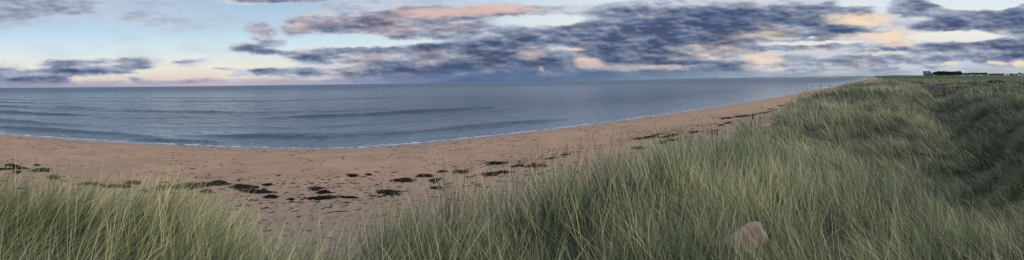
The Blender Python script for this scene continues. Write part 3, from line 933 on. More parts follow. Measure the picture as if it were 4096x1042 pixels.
# ------------------------------------------------------------------ seaweed
def seaweed_mesh(a, b, rz, seed, dens=1.0, hgt=.06):
    """irregular heap, half axes a x b: a lumpy mat with fronds sticking out"""
    rg = np.random.default_rng(seed)
    na, nr = 40, 7
    V = []; F = []
    ang = np.linspace(0, 2 * np.pi, na, endpoint=False)
    ph = rg.random() * 50
    edge = .42 + .85 * vnoise(np.cos(ang) * 2.1 + ph, np.sin(ang) * 2.1 + ph, seed) + .35 * (vnoise(np.cos(ang) * 6 + ph, np.sin(ang) * 6, seed + 1) - .5)
    edge = np.clip(edge + .55 * (vnoise(np.cos(ang) * 3.5 + ph, np.sin(ang) * 3.5 + 7, seed + 9) - .4), .25, 1.35)
    V.append((0, 0, hgt))
    for i in range(1, nr + 1):
        f = i / nr
        for j in range(na):
            rr = f * edge[j]
            zz = hgt * (1 - f ** 2.5) * (.5 + .9 * vnoise(math.cos(ang[j]) * rr * 5 + ph, math.sin(ang[j]) * rr * 5, seed + 2)) - .025 * (f > .99)
            V.append((a * rr * math.cos(ang[j]), b * rr * math.sin(ang[j]), float(zz)))
    for j in range(na):
        F.append((0, 1 + j, 1 + (j + 1) % na))
    for i in range(nr - 1):
        for j in range(na):
            p0 = 1 + i * na + j; p1 = 1 + i * na + (j + 1) % na
            F.append((p0, p0 + na, p1 + na, p1))
    for _ in range(16):                       # loose bits round the heap
        t = rg.random() * 2 * np.pi; rr = .75 + .6 * rg.random(); cx, cy = a * rr * math.cos(t), b * rr * math.sin(t)
        k = len(V); sa_, sb_ = (.04 + .22 * rg.random()) * a, (.03 + .2 * rg.random()) * b
        V.append((cx, cy, hgt * .45))
        for q in range(9):
            w_ = .5 + .9 * rg.random(); V.append((cx + sa_ * w_ * math.cos(q * .698), cy + sb_ * w_ * math.sin(q * .698), -.01))
        for q in range(9): F.append((k, k + 1 + q, k + 1 + (q + 1) % 9))
    nf = int((90 + 260 * min(a * b, 2)) * dens)
    for _ in range(nf):
        t = rg.random() * 2 * np.pi; e = float(np.interp(t, ang, edge, period=2 * np.pi)); rr = e * (.3 + .95 * rg.random() ** .6)
        cx, cy = a * rr * math.cos(t), b * rr * math.sin(t)
        ln = .06 + .16 * rg.random(); d = rg.random() * 2 * np.pi; w = .006 + .014 * rg.random()
        z0 = hgt * max(0, 1 - (rr / e) ** 2) + .005
        up = .01 + .05 * rg.random()
        dx, dy = math.cos(d), math.sin(d)
        k = len(V)
        cv = rg.normal() * .05
        for q, (s, zz) in enumerate(((-.5, 0), (0, up), (.5, .2 * up))):
            x0 = cx + dx * ln * s - dy * cv * (abs(s) * 2); y0 = cy + dy * ln * s + dx * cv * (abs(s) * 2)
            V.append((x0 - dy * w, y0 + dx * w, z0 + zz)); V.append((x0 + dy * w, y0 - dx * w, z0 + zz + .004))
        F.append((k, k + 1, k + 3, k + 2)); F.append((k + 2, k + 3, k + 5, k + 4))
    c, s = math.cos(rz), math.sin(rz)
    V = [(p[0] * c - p[1] * s, p[0] * s + p[1] * c, p[2]) for p in V]
    return V, F


def weed(px, py, w, h, label, green=False, skew=0.0, name='seaweed_clump', cat='seaweed'):
    p = on_ground(px, py)
    r = math.hypot(p[0], p[1])
    dep = (EYE - p[2]) / r
    a = w / 2 / (K * 57.2958) * r * 1.05
    b = h / 2 / (K * 57.2958) * r / max(dep, .05) * 1.05
    b = min(b, a * 1.6 + .3)
    az = math.atan2(p[0], p[1])
    V, F = seaweed_mesh(a, b, 0, int(px * 13 + py), 1.0, min(.05 + .03 * a, .10))
    sk = skew * a
    # lay each heap on the sand
    c, s = math.cos(-az), math.sin(-az)
    V2 = []
    for q in V:
        X_, Y_ = q[0], q[1] + skew * q[0] * (b / max(a, .01))
        xw, yw = X_ * c - Y_ * s, X_ * s + Y_ * c
        V2.append((xw, yw, q[2]))
    arr = np.array(V2)
    zz = terrain(arr[:, 0] + p[0], arr[:, 1] + p[1]) - p[2]
    V2 = [(q[0], q[1], q[2] + float(k) + .004) for q, k in zip(V2, zz)]
    mb = MB(); mb.add(V2, F)
    o = mb.build(name, M['seaweed_green'] if green else M['seaweed'], loc=tuple(p), smooth=False)
    tag(o, label, cat, 'seaweed heaps washed up on the beach')
    return o


WEEDS = [
 (46, 663, 46, 13, 'small black seaweed heap nearest the left edge of the beach'),
 (80, 674, 54, 12, 'thin dark seaweed strip slanting down just right of the leftmost heap'),
 (20, 678, 60, 8, 'flat dark seaweed smear below the leftmost heap, behind the grass tips'),
 (67, 690, 30, 12, 'small seaweed pile lowest at far left, half behind grass tips'),
 (150, 663, 22, 8, 'tiny seaweed knot alone between the far left heaps and the olive mound'),
 (165, 683, 68, 18, 'pointed olive seaweed mound just above the left grass crest', True),
 (216, 713, 40, 16, 'greenish seaweed patch partly hidden by the left grass crest', True),
 (362, 739, 84, 14, 'long narrow seaweed strip sloping into the left grass crest'),
 (478, 749, 104, 17, 'low flat seaweed heap left of and below the rounded mound'),
 (529, 735, 64, 20, 'rounded seaweed mound with a domed top above the low flat heap'),
 (582, 766, 28, 13, 'small brown seaweed tuft right above the left grass blades'),
 (672, 752, 100, 24, 'thick seaweed heap at the left end of the long wrack row'),
 (782, 746, 118, 26, 'widest humped seaweed heap in the middle of the wrack row'),
 (864, 739, 92, 12, 'flat seaweed tongue at the right end of the wrack row'),
 (880, 730, 52, 10, 'loose stringy seaweed just above the right end of the wrack row'),
 (822, 768, 36, 14, 'small seaweed scrap under the middle of the wrack row, over the grass'),
 (975, 748, 84, 26, 'bulky seaweed heap, upper arm of the big hook shape'),
 (1030, 771, 110, 17, 'seaweed band forming the lower arm of the big hook shape', False, -.25),
 (1084, 789, 50, 11, 'ragged seaweed tail trailing off the big hook shape'),
 (1073, 742, 32, 9, 'small seaweed fragment right of the big hook shape'),
 (1265, 757, 52, 11, 'sparse olive seaweed wisps above the sandy gully', True),
 (1292, 772, 40, 9, 'compact black seaweed wedge just below the sparse olive wisps'),
 (1278, 796, 116, 12, 'long stringy seaweed band lying across the sandy gully mouth'),
 (1395, 793, 56, 10, 'black lens shaped seaweed heap at the right of the gully band'),
 (1163, 801, 22, 6, 'little oval seaweed spot left of the gully band'),
 (1415, 705, 38, 14, 'ragged seaweed patch left of the small round blob, mid beach'),
 (1476, 701, 19, 9, 'small round black seaweed blob alone at mid beach'),
 (1608, 722, 76, 20, 'broad flat black seaweed heap with pointed right end'),
 (1553, 770, 74, 29, 'square two-layered seaweed heap nearest the right grass crest'),
 (1700, 706, 62, 17, 'upper left half of the largest central seaweed pile'),
 (1745, 722, 42, 30, 'lower right half of the largest central seaweed pile'),
 (1772, 687, 30, 10, 'small seaweed strip above the largest central pile'),
 (1843, 691, 60, 13, 'faded greyish seaweed litter right of the largest central pile', True),
 (1742, 754, 36, 13, 'thin seaweed litter below the largest central pile, behind stalks'),
 (1982, 655, 70, 14, 'oval seaweed heap left of the grey timber beam'),
 (2074, 665, 44, 9, 'flat black seaweed heap directly below the grey timber beam'),
 (2132, 665, 60, 12, 'flat black seaweed heap right of and below the grey timber beam'),
 (1989, 694, 106, 12, 'long curved seaweed streak below the oval heap, behind tall stalks', False, .7),
 (2182, 666, 15, 7, 'tiny black seaweed blob right of the heaps by the timber beam'),
 (2201, 636, 38, 6, 'thin seaweed line beyond the right end of the timber beam'),
 (2262, 621, 30, 6, 'thin seaweed line halfway between timber beam and long wrack bands'),
 (2565, 555, 68, 9, 'long thin seaweed band, left end of the wrack before the grass'),
 (2605, 548, 42, 9, 'dark seaweed band continuing right and up from the long thin one', False, .3),
 (2635, 539, 36, 7, 'highest thin seaweed streak above the double bands', False, .4),
 (2660, 549, 60, 8, 'thick black seaweed bar right of the double bands'),
 (2690, 541, 30, 9, 'curled seaweed patch at the right tip of the thick bar'),
 (2684, 562, 52, 9, 'seaweed strip under the thick bar, close to the grass'),
 (2652, 573, 44, 13, 'lumpy seaweed heap behind tall stalks below the thick bar'),
 (2551, 594, 42, 14, 'black oval seaweed heap beside a green beach plant'),
 (2778, 530, 30, 6, 'narrow seaweed streak left of the small wooden frame'),
 (2904, 474, 46, 7, 'seaweed streak up the beach behind the small wooden frame'),
 (2913, 493, 28, 7, 'small seaweed patch between wooden frame and rail post'),
 (2884, 502, 20, 6, 'small pointed seaweed patch just behind the wooden frame'),
 (2975, 466, 62, 9, 'dark seaweed row ending at the leaning rail post', False, .3),
 (3084, 437, 22, 4, 'thin dark seaweed dash just beyond the slanting rail'),
 (3127, 424, 30, 7, 'dark seaweed patch where beach meets the rising grass'),
 (3309, 378, 34, 7, 'distant dark seaweed patch beside the grassy bluff'),
 (3335, 371, 36, 4, 'distant thin seaweed streak past the grassy bluff patch'),
]
for wd in WEEDS: weed(*wd)


def build_wrack():
    """countless scraps strewn along the strand lines"""
    V, F = [], []
    n = 9000
    u = np.concatenate([RNG.random(n) * 110 - 45, RNG.random(1500) * 260 + 60, RNG.random(900) * 380 + 320])
    N = len(u)
    W = foot_v(u) - shore_v(u)
    f = np.where(RNG.random(N) < .55, RNG.normal(.80, .10, N), RNG.random(N) * .9 + .04)
    v = shore_v(u) + np.clip(f, .03, 1.03) * W
    x, y = xy(u, v)
    keep = (fbm(x / 5, y / 5, 201) + .35 * RNG.random(N)) > .05
    x, y, u = x[keep], y[keep], u[keep]
    z = terrain(x, y)
    ca, sa = _sa, _ca
    for i in range(len(x)):
        r = math.hypot(x[i], y[i])
        if r < 9: continue
        s = (.03 + .10 * random.random() ** 2) * (1 + min(r, 250) / 60)
        el = s * random.uniform(1, 2.6)
        k = len(V); m = 7; rot = random.uniform(-.5, .5)
        V.append((x[i], y[i], z[i] + .012 + s * .12))
        for q in range(m):
            t = q / m * 2 * math.pi; rr = random.uniform(.5, 1.2)
            a_, b_ = el * rr * math.cos(t), s * .8 * rr * math.sin(t)
            a_, b_ = a_ * math.cos(rot) - b_ * math.sin(rot), a_ * math.sin(rot) + b_ * math.cos(rot)
            V.append((x[i] + ca * a_ + sa * b_, y[i] + sa * a_ - ca * b_, z[i] - .012))
        for q in range(m): F.append((k, k + 1 + q, k + 1 + (q + 1) % m))
    # the dark wrack belt on the distant point
    for (px, py) in [(3425 + 1.1 * i, 331.5 - .26 * i + random.uniform(-1.2, 1.2)) for i in range(60)] + \
                    [(3420 + 1.2 * i, 333 + random.uniform(-1, 1)) for i in range(45)] + [(3500 + random.uniform(0, 22), 318 + random.uniform(-4, 7)) for i in range(26)]:
        p = on_ground(px, py)
        if p[2] < .05 or p[2] > 3: continue
        k = len(V); m = 9; s = random.uniform(.8, 2.2)
        V.append((p[0], p[1], p[2] + .3))
        for q in range(m):
            t = q / m * 2 * math.pi; rr = random.uniform(.6, 1.2)
            xx, yy = p[0] + ca * s * 5 * rr * math.cos(t) + sa * s * rr * math.sin(t), p[1] + sa * s * 5 * rr * math.cos(t) - ca * s * rr * math.sin(t)
            V.append((xx, yy, gz(xx, yy) - .02))
        for q in range(m): F.append((k, k + 1 + q, k + 1 + (q + 1) % m))
    mb = MB(); mb.add(V, F)
    o = mb.build('seaweed_scraps', M['seaweed'])
    tag(o, 'countless dark seaweed scraps strewn over the beach', 'seaweed scraps', kind='stuff')


build_wrack()


# ------------------------------------------------------------------ small beach things
def plant(px, py, w, label):
    p = on_ground(px, py); r = math.hypot(p[0], p[1]); a = w / 2 / (K * 57.3) * r
    rg = random.Random(px)
    mb = MB()
    for _ in range(150):
        t = rg.uniform(0, 6.28); rr = a * rg.random() ** .5; x, y = rr * math.cos(t), rr * math.sin(t)
        z = .02 + .10 * (1 - rr / a) * rg.random(); s = rg.uniform(.02, .05); d = rg.uniform(0, 6.28); e = rg.uniform(.1, .8)
        dx, dy = math.cos(d), math.sin(d)
        mb.add([(x - dy * s * .4, y + dx * s * .4, z), (x + dx * s, y + dy * s, z + s * e), (x + dy * s * .4, y - dx * s * .4, z), (x - dx * s * .4, y - dy * s * .4, z - .01)], [(0, 1, 2), (0, 2, 3)])
    for _ in range(8):
        t = rg.uniform(0, 6.28); mb.tube([(0, 0, -.02), (a * .5 * math.cos(t), a * .5 * math.sin(t), .05)], [.006, .003], 4)
    o = mb.build('beach_plant', M['leaf'], loc=tuple(p))
    tag(o, label, 'plant', 'low green beach plants')


plant(655, 694, 24, 'small grey green plant alone on bare sand at left beach')
plant(2152, 696, 34, 'dark green plant on sand behind stalks below the timber beam')
plant(2581, 592, 26, 'green trailing plant at the right side of a black seaweed heap')
plant(1826, 682, 18, 'tiny bright green plant beside greyish seaweed litter')
plant(2897, 508, 22, 'low green plant patch at the grass edge behind the wooden frame')

# timber beam
p0, p1 = on_ground(2077, 655), on_ground(2110, 640)
d = p1 - p0
mb = MB(); L = float(np.linalg.norm(d))
mb.box((L / 2, 0, .11), (L, .2, .22), None, 0, .05, .004)
o = mb.build('timber_beam', M['wood_grey'], loc=tuple(p0), rz=math.atan2(d[1], d[0]))
o.rotation_euler.y = -math.asin(d[2] / L)
tag(o, 'squared grey timber beam lying on the sand above two black seaweed heaps', 'timber beam')

# dark stone in the gully
p = on_ground(1040, 892)


def rock_mesh(sz, seed, rough=.12, n=3, flat=0):
    import bmesh
    bm = bmesh.new(); bmesh.ops.create_icosphere(bm, subdivisions=n, radius=1)
    rg = random.Random(seed); o = Vector((rg.random() * 9, rg.random() * 9, rg.random() * 9))
    from mathutils import noise
    for vtx in bm.verts:
        c = vtx.co.copy()
        q = 1 / (abs(c.x) ** 7 + abs(c.y) ** 7 + abs(c.z) ** 7) ** (1 / 7) if flat else 1
        c = c * q * (1 + rough * noise.noise(c * 1.5 + o) + rough * .4 * noise.noise(c * 4 + o))
        vtx.co = Vector((c.x * sz[0], c.y * sz[1], c.z * sz[2]))
    V = [tuple(v.co) for v in bm.verts]; F = [tuple(v.index for v in f.verts) for f in bm.faces]
    bm.free(); mb = MB(); mb.add(V, F); return mb


o = rock_mesh((.09, .07, .04), 4).build('stone', M['pebble'], loc=(p[0], p[1], p[2] + .01), smooth=True)
tag(o, 'flat dark brown stone on trampled sand in the dune gap', 'stone')

# pink sandstone block in the grass
az = math.atan2(ROCK[0], ROCK[1])
mb = rock_mesh((.22, .085, .11), 12, .05, 4, flat=1)
o = mb.build('sandstone_block', M['sandstone'], smooth=True)
rotm = Matrix.Rotation(-az, 3, 'Z') @ Matrix.Rotation(R(30), 3, 'Z') @ Matrix.Rotation(R(-24), 3, 'Y') @ Matrix.Rotation(R(-14), 3, 'X')
o.rotation_euler = rotm.to_euler(); o.location = (ROCK[0], ROCK[1], ROCK[2] + .26)
tag(o, 'pinkish sandstone block with rounded edges half sunk in dune grass', 'stone block')


# ------------------------------------------------------------------ wooden frame, rail, water posts
def post(parent, x, y, z0, h, w=.09, mat='wood_brown', name='post', tilt=(0, 0), d=None):
    mb = MB(); rt = (Matrix.Rotation(tilt[0], 3, 'X') @ Matrix.Rotation(tilt[1], 3, 'Y'))
    mb.box(rt @ Vector((0, 0, h / 2 - .15)) + Vector((x, y, z0)), (w, d or w, h + .3), rt, 0, .10, .003)
    return mb.build(name, M[mat], parent)


a0 = on_ground(2848, 545); a1 = on_ground(2867, 546)
r = math.hypot(a0[0], a0[1]); s = r / (K * 57.3)
e = empty('wooden_frame', tuple(a0), -math.atan2(a0[0], a0[1]))
tag(e, 'low H shaped wooden frame of two posts on the sand at the grass edge', 'wooden frame')
wd = 21 * s; hh = 26 * s
post(e, 0, 0, 0, hh, 4.6 * s, tilt=(0, R(-1.5))); post(e, wd, 0, 0, hh * 1.08, 4.8 * s, tilt=(0, R(1.2)))
for fz, hgt_ in ((.86, .13), (.36, .15)):
    mb = MB(); mb.box((wd / 2, .012, hh * fz), (wd - 4.7 * s, .045, hh * hgt_), None, 0, .1, .002); mb.build('rail', M['wood_grey'], e)

# leaning post with a long rail
a0 = on_ground(3011, 478); a1 = at_range(3104, math.hypot(a0[0], a0[1]) * 1.28)
r = math.hypot(a0[0], a0[1]); s = r / (K * 57.3)
e = empty('slanting_rail', tuple(a0)); tag(e, 'low brown rail on a short post slanting along the dune foot', 'rail')
post(e, 0, 0, 0, 23 * s, 4.5 * s)
d = a1 - a0
tp = ray(3104, 441) ; rr1 = math.hypot(a1[0], a1[1]); z1 = EYE + tp[2] / math.hypot(tp[0], tp[1]) * rr1
mb = MB(); mb.bar((0, 0, 19 * s), (d[0], d[1], z1 - a0[2]), .06, .17, 0, .003); mb.build('rail', M['wood_brown'], e)
k = .45; post(e, d[0] * k, d[1] * k, gz(a0[0] + d[0] * k, a0[1] + d[1] * k) - a0[2], max(.3, (19 * s * (1 - k) + (z1 - a0[2]) * k) - (gz(a0[0] + d[0] * k, a0[1] + d[1] * k) - a0[2])), .1)
post(e, d[0], d[1], a1[2] - a0[2], max(.3, z1 - a1[2] + .05), .1)

for px, py, h, lab in ((3249, 347, 5.2, 'dark stub of post standing in shallow water, leftmost of three'),
                       (3283, 347.5, 6.2, 'dark notched post standing in shallow water, middle of three'),
                       (3317, 347, 8.5, 'tall thin dark post standing in shallow water nearest the sand')):
    p = plane(px, py, 0); s = math.hypot(p[0], p[1]) / (K * 57.3)
    mb = MB(); rr_ = 1.7 * s if px < 3300 else 1.3 * s
    mb.tube([(0, 0, -.8), (0, 0, h * s * .45), (.03, 0, h * s * .5), (.02, .01, h * s * .75), (.05, 0, h * s)], [rr_, rr_, rr_ * .8, rr_ * .95, rr_ * .8], 9)
    o = mb.build('water_post', M['wood_dark'], loc=tuple(p)); tag(o, lab, 'post', 'old posts standing in the shallows')

# breaking crests beyond the posts
m, nt, pp = material('white_foam'); pp.inputs['Base Color'].default_value = (.8, .82, .84, 1); pp.inputs['Roughness'].default_value = .8
nt.l.new(nt.bump(nt.noise(nt.obj(), 4, 4), .6, .05), pp.inputs['Normal'])
M['foam'] = m
V, F = [], []
for (px, py, w, h) in ((3235, 340.5, 5, 3), (3247, 338.5, 9, 2.4), (3262, 336.5, 8, 2.6), (3272, 336, 12, 2.2), (3245, 353, 6, 3.4), (3338, 338.5, 6, 1.2), (3420, 316.5, 6, 1.0),
                       (3300, 351, 26, 1.6), (3290, 353.5, 20, 1.4)):
    p = plane(px, py, 0); s = math.hypot(p[0], p[1]) / (K * 57.3); az = math.atan2(p[0], p[1])
    k = len(V); n = 14
    for i in range(n):
        t = i / (n - 1); xx = (t - .5) * w * s; hh = h * s * (math.sin(math.pi * t) ** .6) * random.uniform(.35, .8) * .6
        for (yy, zz) in ((-1.2, -.02), (-.15, hh * .8), (.25, hh), (1.0, -.02)):
            yy += random.uniform(-.1, .1)
            V.append((p[0] + xx * math.cos(az) + yy * math.sin(az), p[1] - xx * math.sin(az) + yy * math.cos(az), zz))
    for i in range(n - 1):
        for q in range(3): F.append((k + i * 4 + q, k + i * 4 + q + 1, k + i * 4 + q + 5, k + i * 4 + q + 4))
mb = MB(); mb.add(V, F); o = mb.build('breaking_foam', M['foam'])
tag(o, 'white foam of small waves breaking round the old posts', 'foam', kind='stuff')

# ------------------------------------------------------------------ fence and sign in the dunes
FR = 58.0


def dunept(px, r): return at_range(px, r)


FP = [(3643, 60), (3718, 59), (3777, 60), (3830, 62), (3887, 64)]
f0 = dunept(*FP[0])
e = empty('rail_fence', tuple(f0)); tag(e, 'low weathered post and rail fence crossing the dunes behind the small sign', 'fence')
tops = []
topy = {3643: 345, 3718: 344, 3777: 343, 3830: 339, 3887: 337}
for px, r in FP:
    p = dunept(px, r); dd = ray(px, topy[px]); zt = EYE + dd[2] / math.hypot(dd[0], dd[1]) * r
    post(e, p[0] - f0[0], p[1] - f0[1], p[2] - f0[2], max(zt - p[2], .4), .2, 'wood_brown')
    tops.append(Vector((p[0] - f0[0], p[1] - f0[1], zt - f0[2] - .16)))
for a_, b_ in zip(tops[:-1], tops[1:]):
    mb = MB(); off = Vector((math.sin(R(56)), math.cos(R(56)), 0)) * -.10
    mb.bar(a_ + off, b_ + off, .06, .22, 0, .004); mb.build('rail', M['wood_pale'], e)
a_, b_ = tops[1] + Vector((0, 0, -.72)), tops[2] + Vector((0, 0, -.55))
mb = MB(); mb.bar(a_ + off, b_ + off, .06, .22, 0, .004); mb.build('rail', M['wood_grey'], e)

sr = 57.4
sp_ = dunept(3724, sr); sc = sr / (K * 57.3)
e = empty('notice_sign', tuple(sp_), -R((3724 - 2048) / K)); tag(e, 'small notice sign with red header over green panels before the fence', 'sign')
zt = EYE + ray(3724, 343.5)[2] / math.hypot(*ray(3724, 343.5)[:2]) * sr - sp_[2]
wS, hS = 17 * sc, 14.5 * sc
for sx in (-1, 1): post(e, sx * wS * .36, .04, 0, zt - .05, .07, 'wood_grey')
mb = MB(); mb.box((0, -.012, zt - hS / 2), (wS, .02, hS), None, 0, .05); bd = mb.build('board', M['sign_green'], e)
mb = MB(); mb.box((0, -.026, zt - hS * .14), (wS, .012, hS * .28), None, 0, .05); mb.build('header', M['sign_red'], e)
for i, (ww, yy) in enumerate(((.28, .40), (.36, .52), (.30, .64), (.30, .78), (.20, .88))):
    mb = MB(); mb.box((-wS * .42 + wS * ww / 2, -.0245, zt - hS * yy), (wS * ww, .004, hS * .045), None, 0, .05); mb.build('text_line', M['sign_white'], e)
mb = MB(); mb.box((0, -.034, zt - hS * .14), (wS * .7, .004, hS * .09), None, 0, .05); mb.build('header_text', M['sign_white'], e)
mb = MB(); mb.tube([(wS * .12, -.0245, zt - hS * .5), (wS * .25, -.0245, zt - hS * .62), (wS * .36, -.0245, zt - hS * .45)], [.012, .012, .012], 5)
mb.build('pictogram', M['sign_white'], e)

# marker post on the links
p = at_range(4070, 180); mb = MB(); mb.tube([(0, 0, -.2), (0, 0, 1.35), (0, 0, 1.4)], [.06, .055, .03], 8)
o = mb.build('marker_post', M['post_white'], loc=tuple(p)); tag(o, 'thin pale marker post standing on the golf links near the right edge', 'post')

# sandy track and short rail at the far side of the dunes
pts = [on_ground(3625 + i * 9, 315.0 - .35 * i) for i in range(9)]
e = empty('far_rail', tuple(pts[5]))
tag(e, 'short distant rail beyond the dunes left of the village', 'rail')
a_ = Vector(pts[5] - pts[5]); b_ = Vector(at_range(3721, math.hypot(*pts[5][:2]) * .99) - pts[5])
s = math.hypot(*pts[5][:2]) / (K * 57.3)
for q in (a_, (a_ + b_) / 2, b_): post(e, q.x, q.y, q.z, 4.0 * s, .25, 'wood_brown')
mb = MB(); mb.bar(a_ + Vector((0, 0, 3 * s)), b_ + Vector((0, 0, 3.4 * s)), .15, .35); mb.build('rail', M['wood_brown'], e)


# ------------------------------------------------------------------ shrubs in the dunes
def shrub_mesh(seed, mat):
    rg = random.Random(seed); mb = MB()
    for _ in range(700):
        t = rg.uniform(0, 6.28); rr = rg.random() ** .5; x, y = rr * math.cos(t), rr * math.sin(t)
        top = math.sqrt(max(0, 1 - rr * rr)) * (.7 + .3 * math.sin(t * 3 + seed) * rr)
        z = top * rg.uniform(.25, 1)
        s = rg.uniform(.05, .12); n = Vector((rg.gauss(0, 1), rg.gauss(0, 1), rg.gauss(0, 1))).normalized(); a = n.orthogonal() * s; b = n.cross(a)
        c = Vector((x, y, z)); mb.add([c - a, c + b, c + a, c - b], [(0, 1, 2, 3)])
    for k in range(6):
        t = k * 1.05; mb.tube([(0, 0, -.1), (.5 * math.cos(t), .5 * math.sin(t), .55)], [.05, .02], 5)
    return mb


for i, (px, r, w, h, lab) in enumerate(((3672, 95, 1.7, 1.1, 'dark grey green bush right of the fence post at far left'), (3985, 88, 3.2, 1.5, 'widest dark bush on the dune skyline below the bungalows'),
                                        (3955, 92, 1.8, 1.2, 'smaller dark bush at the left side of the widest one'), (3885, 78, 1.3, .9, 'small dark bush just past the right end of the fence'),
                                        (4082, 80, 1.7, 1.0, 'dark bush on the dune at the right edge'), (3700, 82, 1.6, .9, 'low dark bush behind and above the small sign'),
                                        (3815, 95, 1.5, .8, 'low dark bush on the dune above the middle of the fence'))):
    p = at_range(px, r)
    o = shrub_mesh(i, 0).build('dune_bush', M['shrub'], loc=tuple(p)); o.scale = (w, w * .8, h * .8)
    tag(o, lab, 'bush', 'dark bushes among the dunes')


# ------------------------------------------------------------------ village
def house(px, r, wpx, hw, kind, label, dr=0.0, name='house', cat='house', gable_front=False, chim=1, roofh=None):
    """wpx: width in photograph pixels, hw: wall height in metres"""
    p = at_range(px, r); s = r / (K * 57.3); W = wpx * s; dp = W * .6 if W < 14 else 8.5
    if gable_front: dp = W * 1.2
    e = empty(name, (p[0], p[1], p[2] - .15), -R((px - 2048) / K) + dr); tag(e, label, cat, None if cat != 'house' else 'houses of the village on the horizon')
    wall = M['render_white'] if kind in ('white', 'whitered') else M['render_grey']
    roofm = M['roof_red'] if 'red' in kind else M['slate']
    rh = roofh or (min(W, dp) * .42)
    mb = MB()
    x, y = W / 2, dp / 2
    if gable_front:
        mb.add([(-x, -y, -1), (x, -y, -1), (x, -y, hw), (0, -y, hw + rh), (-x, -y, hw), (-x, y, -1), (x, y, -1), (x, y, hw), (0, y, hw + rh), (-x, y, hw)],
               [(0, 1, 2, 3, 4), (9, 8, 7, 6, 5), (0, 4, 9, 5), (1, 6, 7, 2), (0, 5, 6, 1)])
    else:
        mb.add([(-x, -y, -1), (-x, y, -1), (-x, y, hw), (-x, 0, hw + rh), (-x, -y, hw), (x, -y, -1), (x, y, -1), (x, y, hw), (x, 0, hw + rh), (x, -y, hw)],
               [(0, 1, 2, 3, 4), (9, 8, 7, 6, 5), (0, 4, 9, 5), (1, 6, 7, 2), (0, 5, 6, 1)])
    mb.build('wall', wall, e)
    mb = MB(); o_ = .35; th = .18
    for sd_ in (-1, 1):
        if gable_front:
            sl_ = rh / x
            q = [(sd_ * (x + o_), -y - o_, hw - sl_ * o_), (sd_ * (x + o_), y + o_, hw - sl_ * o_), (0, y + o_, hw + rh), (0, -y - o_, hw + rh)]
        else:
            sl_ = rh / y
            q = [(-x - o_, sd_ * (y + o_), hw - sl_ * o_), (x + o_, sd_ * (y + o_), hw - sl_ * o_), (x + o_, 0, hw + rh), (-x - o_, 0, hw + rh)]
        q1 = [(a, b, c + .03) for a, b, c in q]; q2 = [(a, b, c + .03 + th) for a, b, c in q]
        mb.add(q1 + q2, [(0, 1, 2, 3), (4, 5, 6, 7), (0, 1, 5, 4), (1, 2, 6, 5), (3, 0, 4, 7)])
    rf = mb.build('roof', roofm, e)
    for k in range(chim):
        mb = MB(); cx = (W * .38 if k == 0 else -W * .38) if not gable_front else 0
        mb.box((cx, 0 if not gable_front else y * .6, hw + rh + .35), (.9, .7, 1.5), None, 0, .06); mb.build('chimney', wall, rf)
    nw = max(1, int(W / 3.2)); rows = max(1, int(hw / 2.8))
    for j in range(rows):
        for k in range(nw):
            cx = (k + .5) / nw * W - x
            if j == 0 and k == nw // 2 and nw > 2:
                mb = MB(); mb.box((cx, -y - .03, 1.0), (1.0, .1, 2.1), None, 0, .05); mb.build('door', M['wood_brown'], e); continue
            mb = MB(); mb.box((cx, -y - .03, 1.5 + j * 2.8), (1.15, .1, 1.25), None, 0, .05); mb.build('window', M['glass'], e)
    return e


VR = 1150
big = house(3706, VR, 22, 6.6, 'grey', 'large pale many-windowed house on the knoll at the left end of the village', .15, 'large_house', 'large house', chim=2, roofh=4.0)
for k, xx in enumerate((-4.5, 0, 4.5)):
    mb = MB(); W_ = 1.4; yb = -4.6; z0 = 6.2
    mb.add([(xx - W_, yb, z0), (xx + W_, yb, z0), (xx + W_, yb, z0 + 1.7), (xx, yb, z0 + 3), (xx - W_, yb, z0 + 1.7),
            (xx - W_, -1.5, z0), (xx + W_, -1.5, z0), (xx + W_, -1.5, z0 + 1.7), (xx, -1.5, z0 + 3), (xx - W_, -1.5, z0 + 1.7)],
           [(0, 1, 2, 3, 4), (2, 7, 8, 3), (3, 8, 9, 4), (0, 4, 9, 5), (1, 6, 7, 2)])
    g_ = mb.build('dormer', M['render_white'], big)
    mb = MB(); mb.box((xx, yb - .03, z0 + 1.0), (1.1, .1, 1.3), None, 0, .05); mb.build('window', M['glass'], g_)
house(3724, VR - 5, 8, 5.5, 'white', 'white gabled wing at the right end of the large pale house', .1, gable_front=True)
house(3726, 1010, 15, 3.0, 'grey', 'low grey cottage with slate roof in front of the large house', -.1, chim=2)
house(3786, 1090, 4, 3.2, 'white', 'tiny white gable showing in the dense dark trees', 0, gable_front=True)
house(3813, 1130, 6, 5.2, 'grey', 'grey house half hidden in the middle of the dark trees', .2)
house(3851, 1060, 9, 3.0, 'white', 'white cottage at the right foot of the tall dark trees', .1)
house(3861, 1040, 7, 2.6, 'white', 'long white low building next to the cottage by the trees', -.05, chim=0)
house(3870, 1100, 7, 3.2, 'grey', 'grey house just right of the long white low building', .1)
house(3885, 1080, 4, 3.0, 'white', 'small white gable between the low trees', 0, gable_front=True)
house(3897, 1120, 10, 4.0, 'grey', 'grey slate roofed house behind the low trees', .15)
house(3920, 1090, 8, 3.2, 'white', 'pale house in the gap before the round tree', -.1)
house(3945, 1110, 9, 3.4, 'grey', 'grey house right in front of the round tree', .1)
house(3962, 1060, 11, 3.0, 'grey', 'dark roofed bungalow right of the round tree', 0)
house(3980, 1070, 16, 3.0, 'grey', 'long dark roofed terrace in the middle of the bungalow row', 0, chim=2)
house(4001, 1050, 14, 2.9, 'greyred', 'bungalow with red brown roof in the bungalow row', 0, chim=2)
house(4018, 1040, 7, 3.4, 'white', 'bright white gabled house right of the red brown roof', 0, gable_front=True)
house(4030, 1045, 9, 3.0, 'white', 'bright white cottage joined beside the white gabled house', 0)
house(4047, 1060, 16, 2.8, 'grey', 'long dark terrace right of the bright white cottage', 0, chim=2)
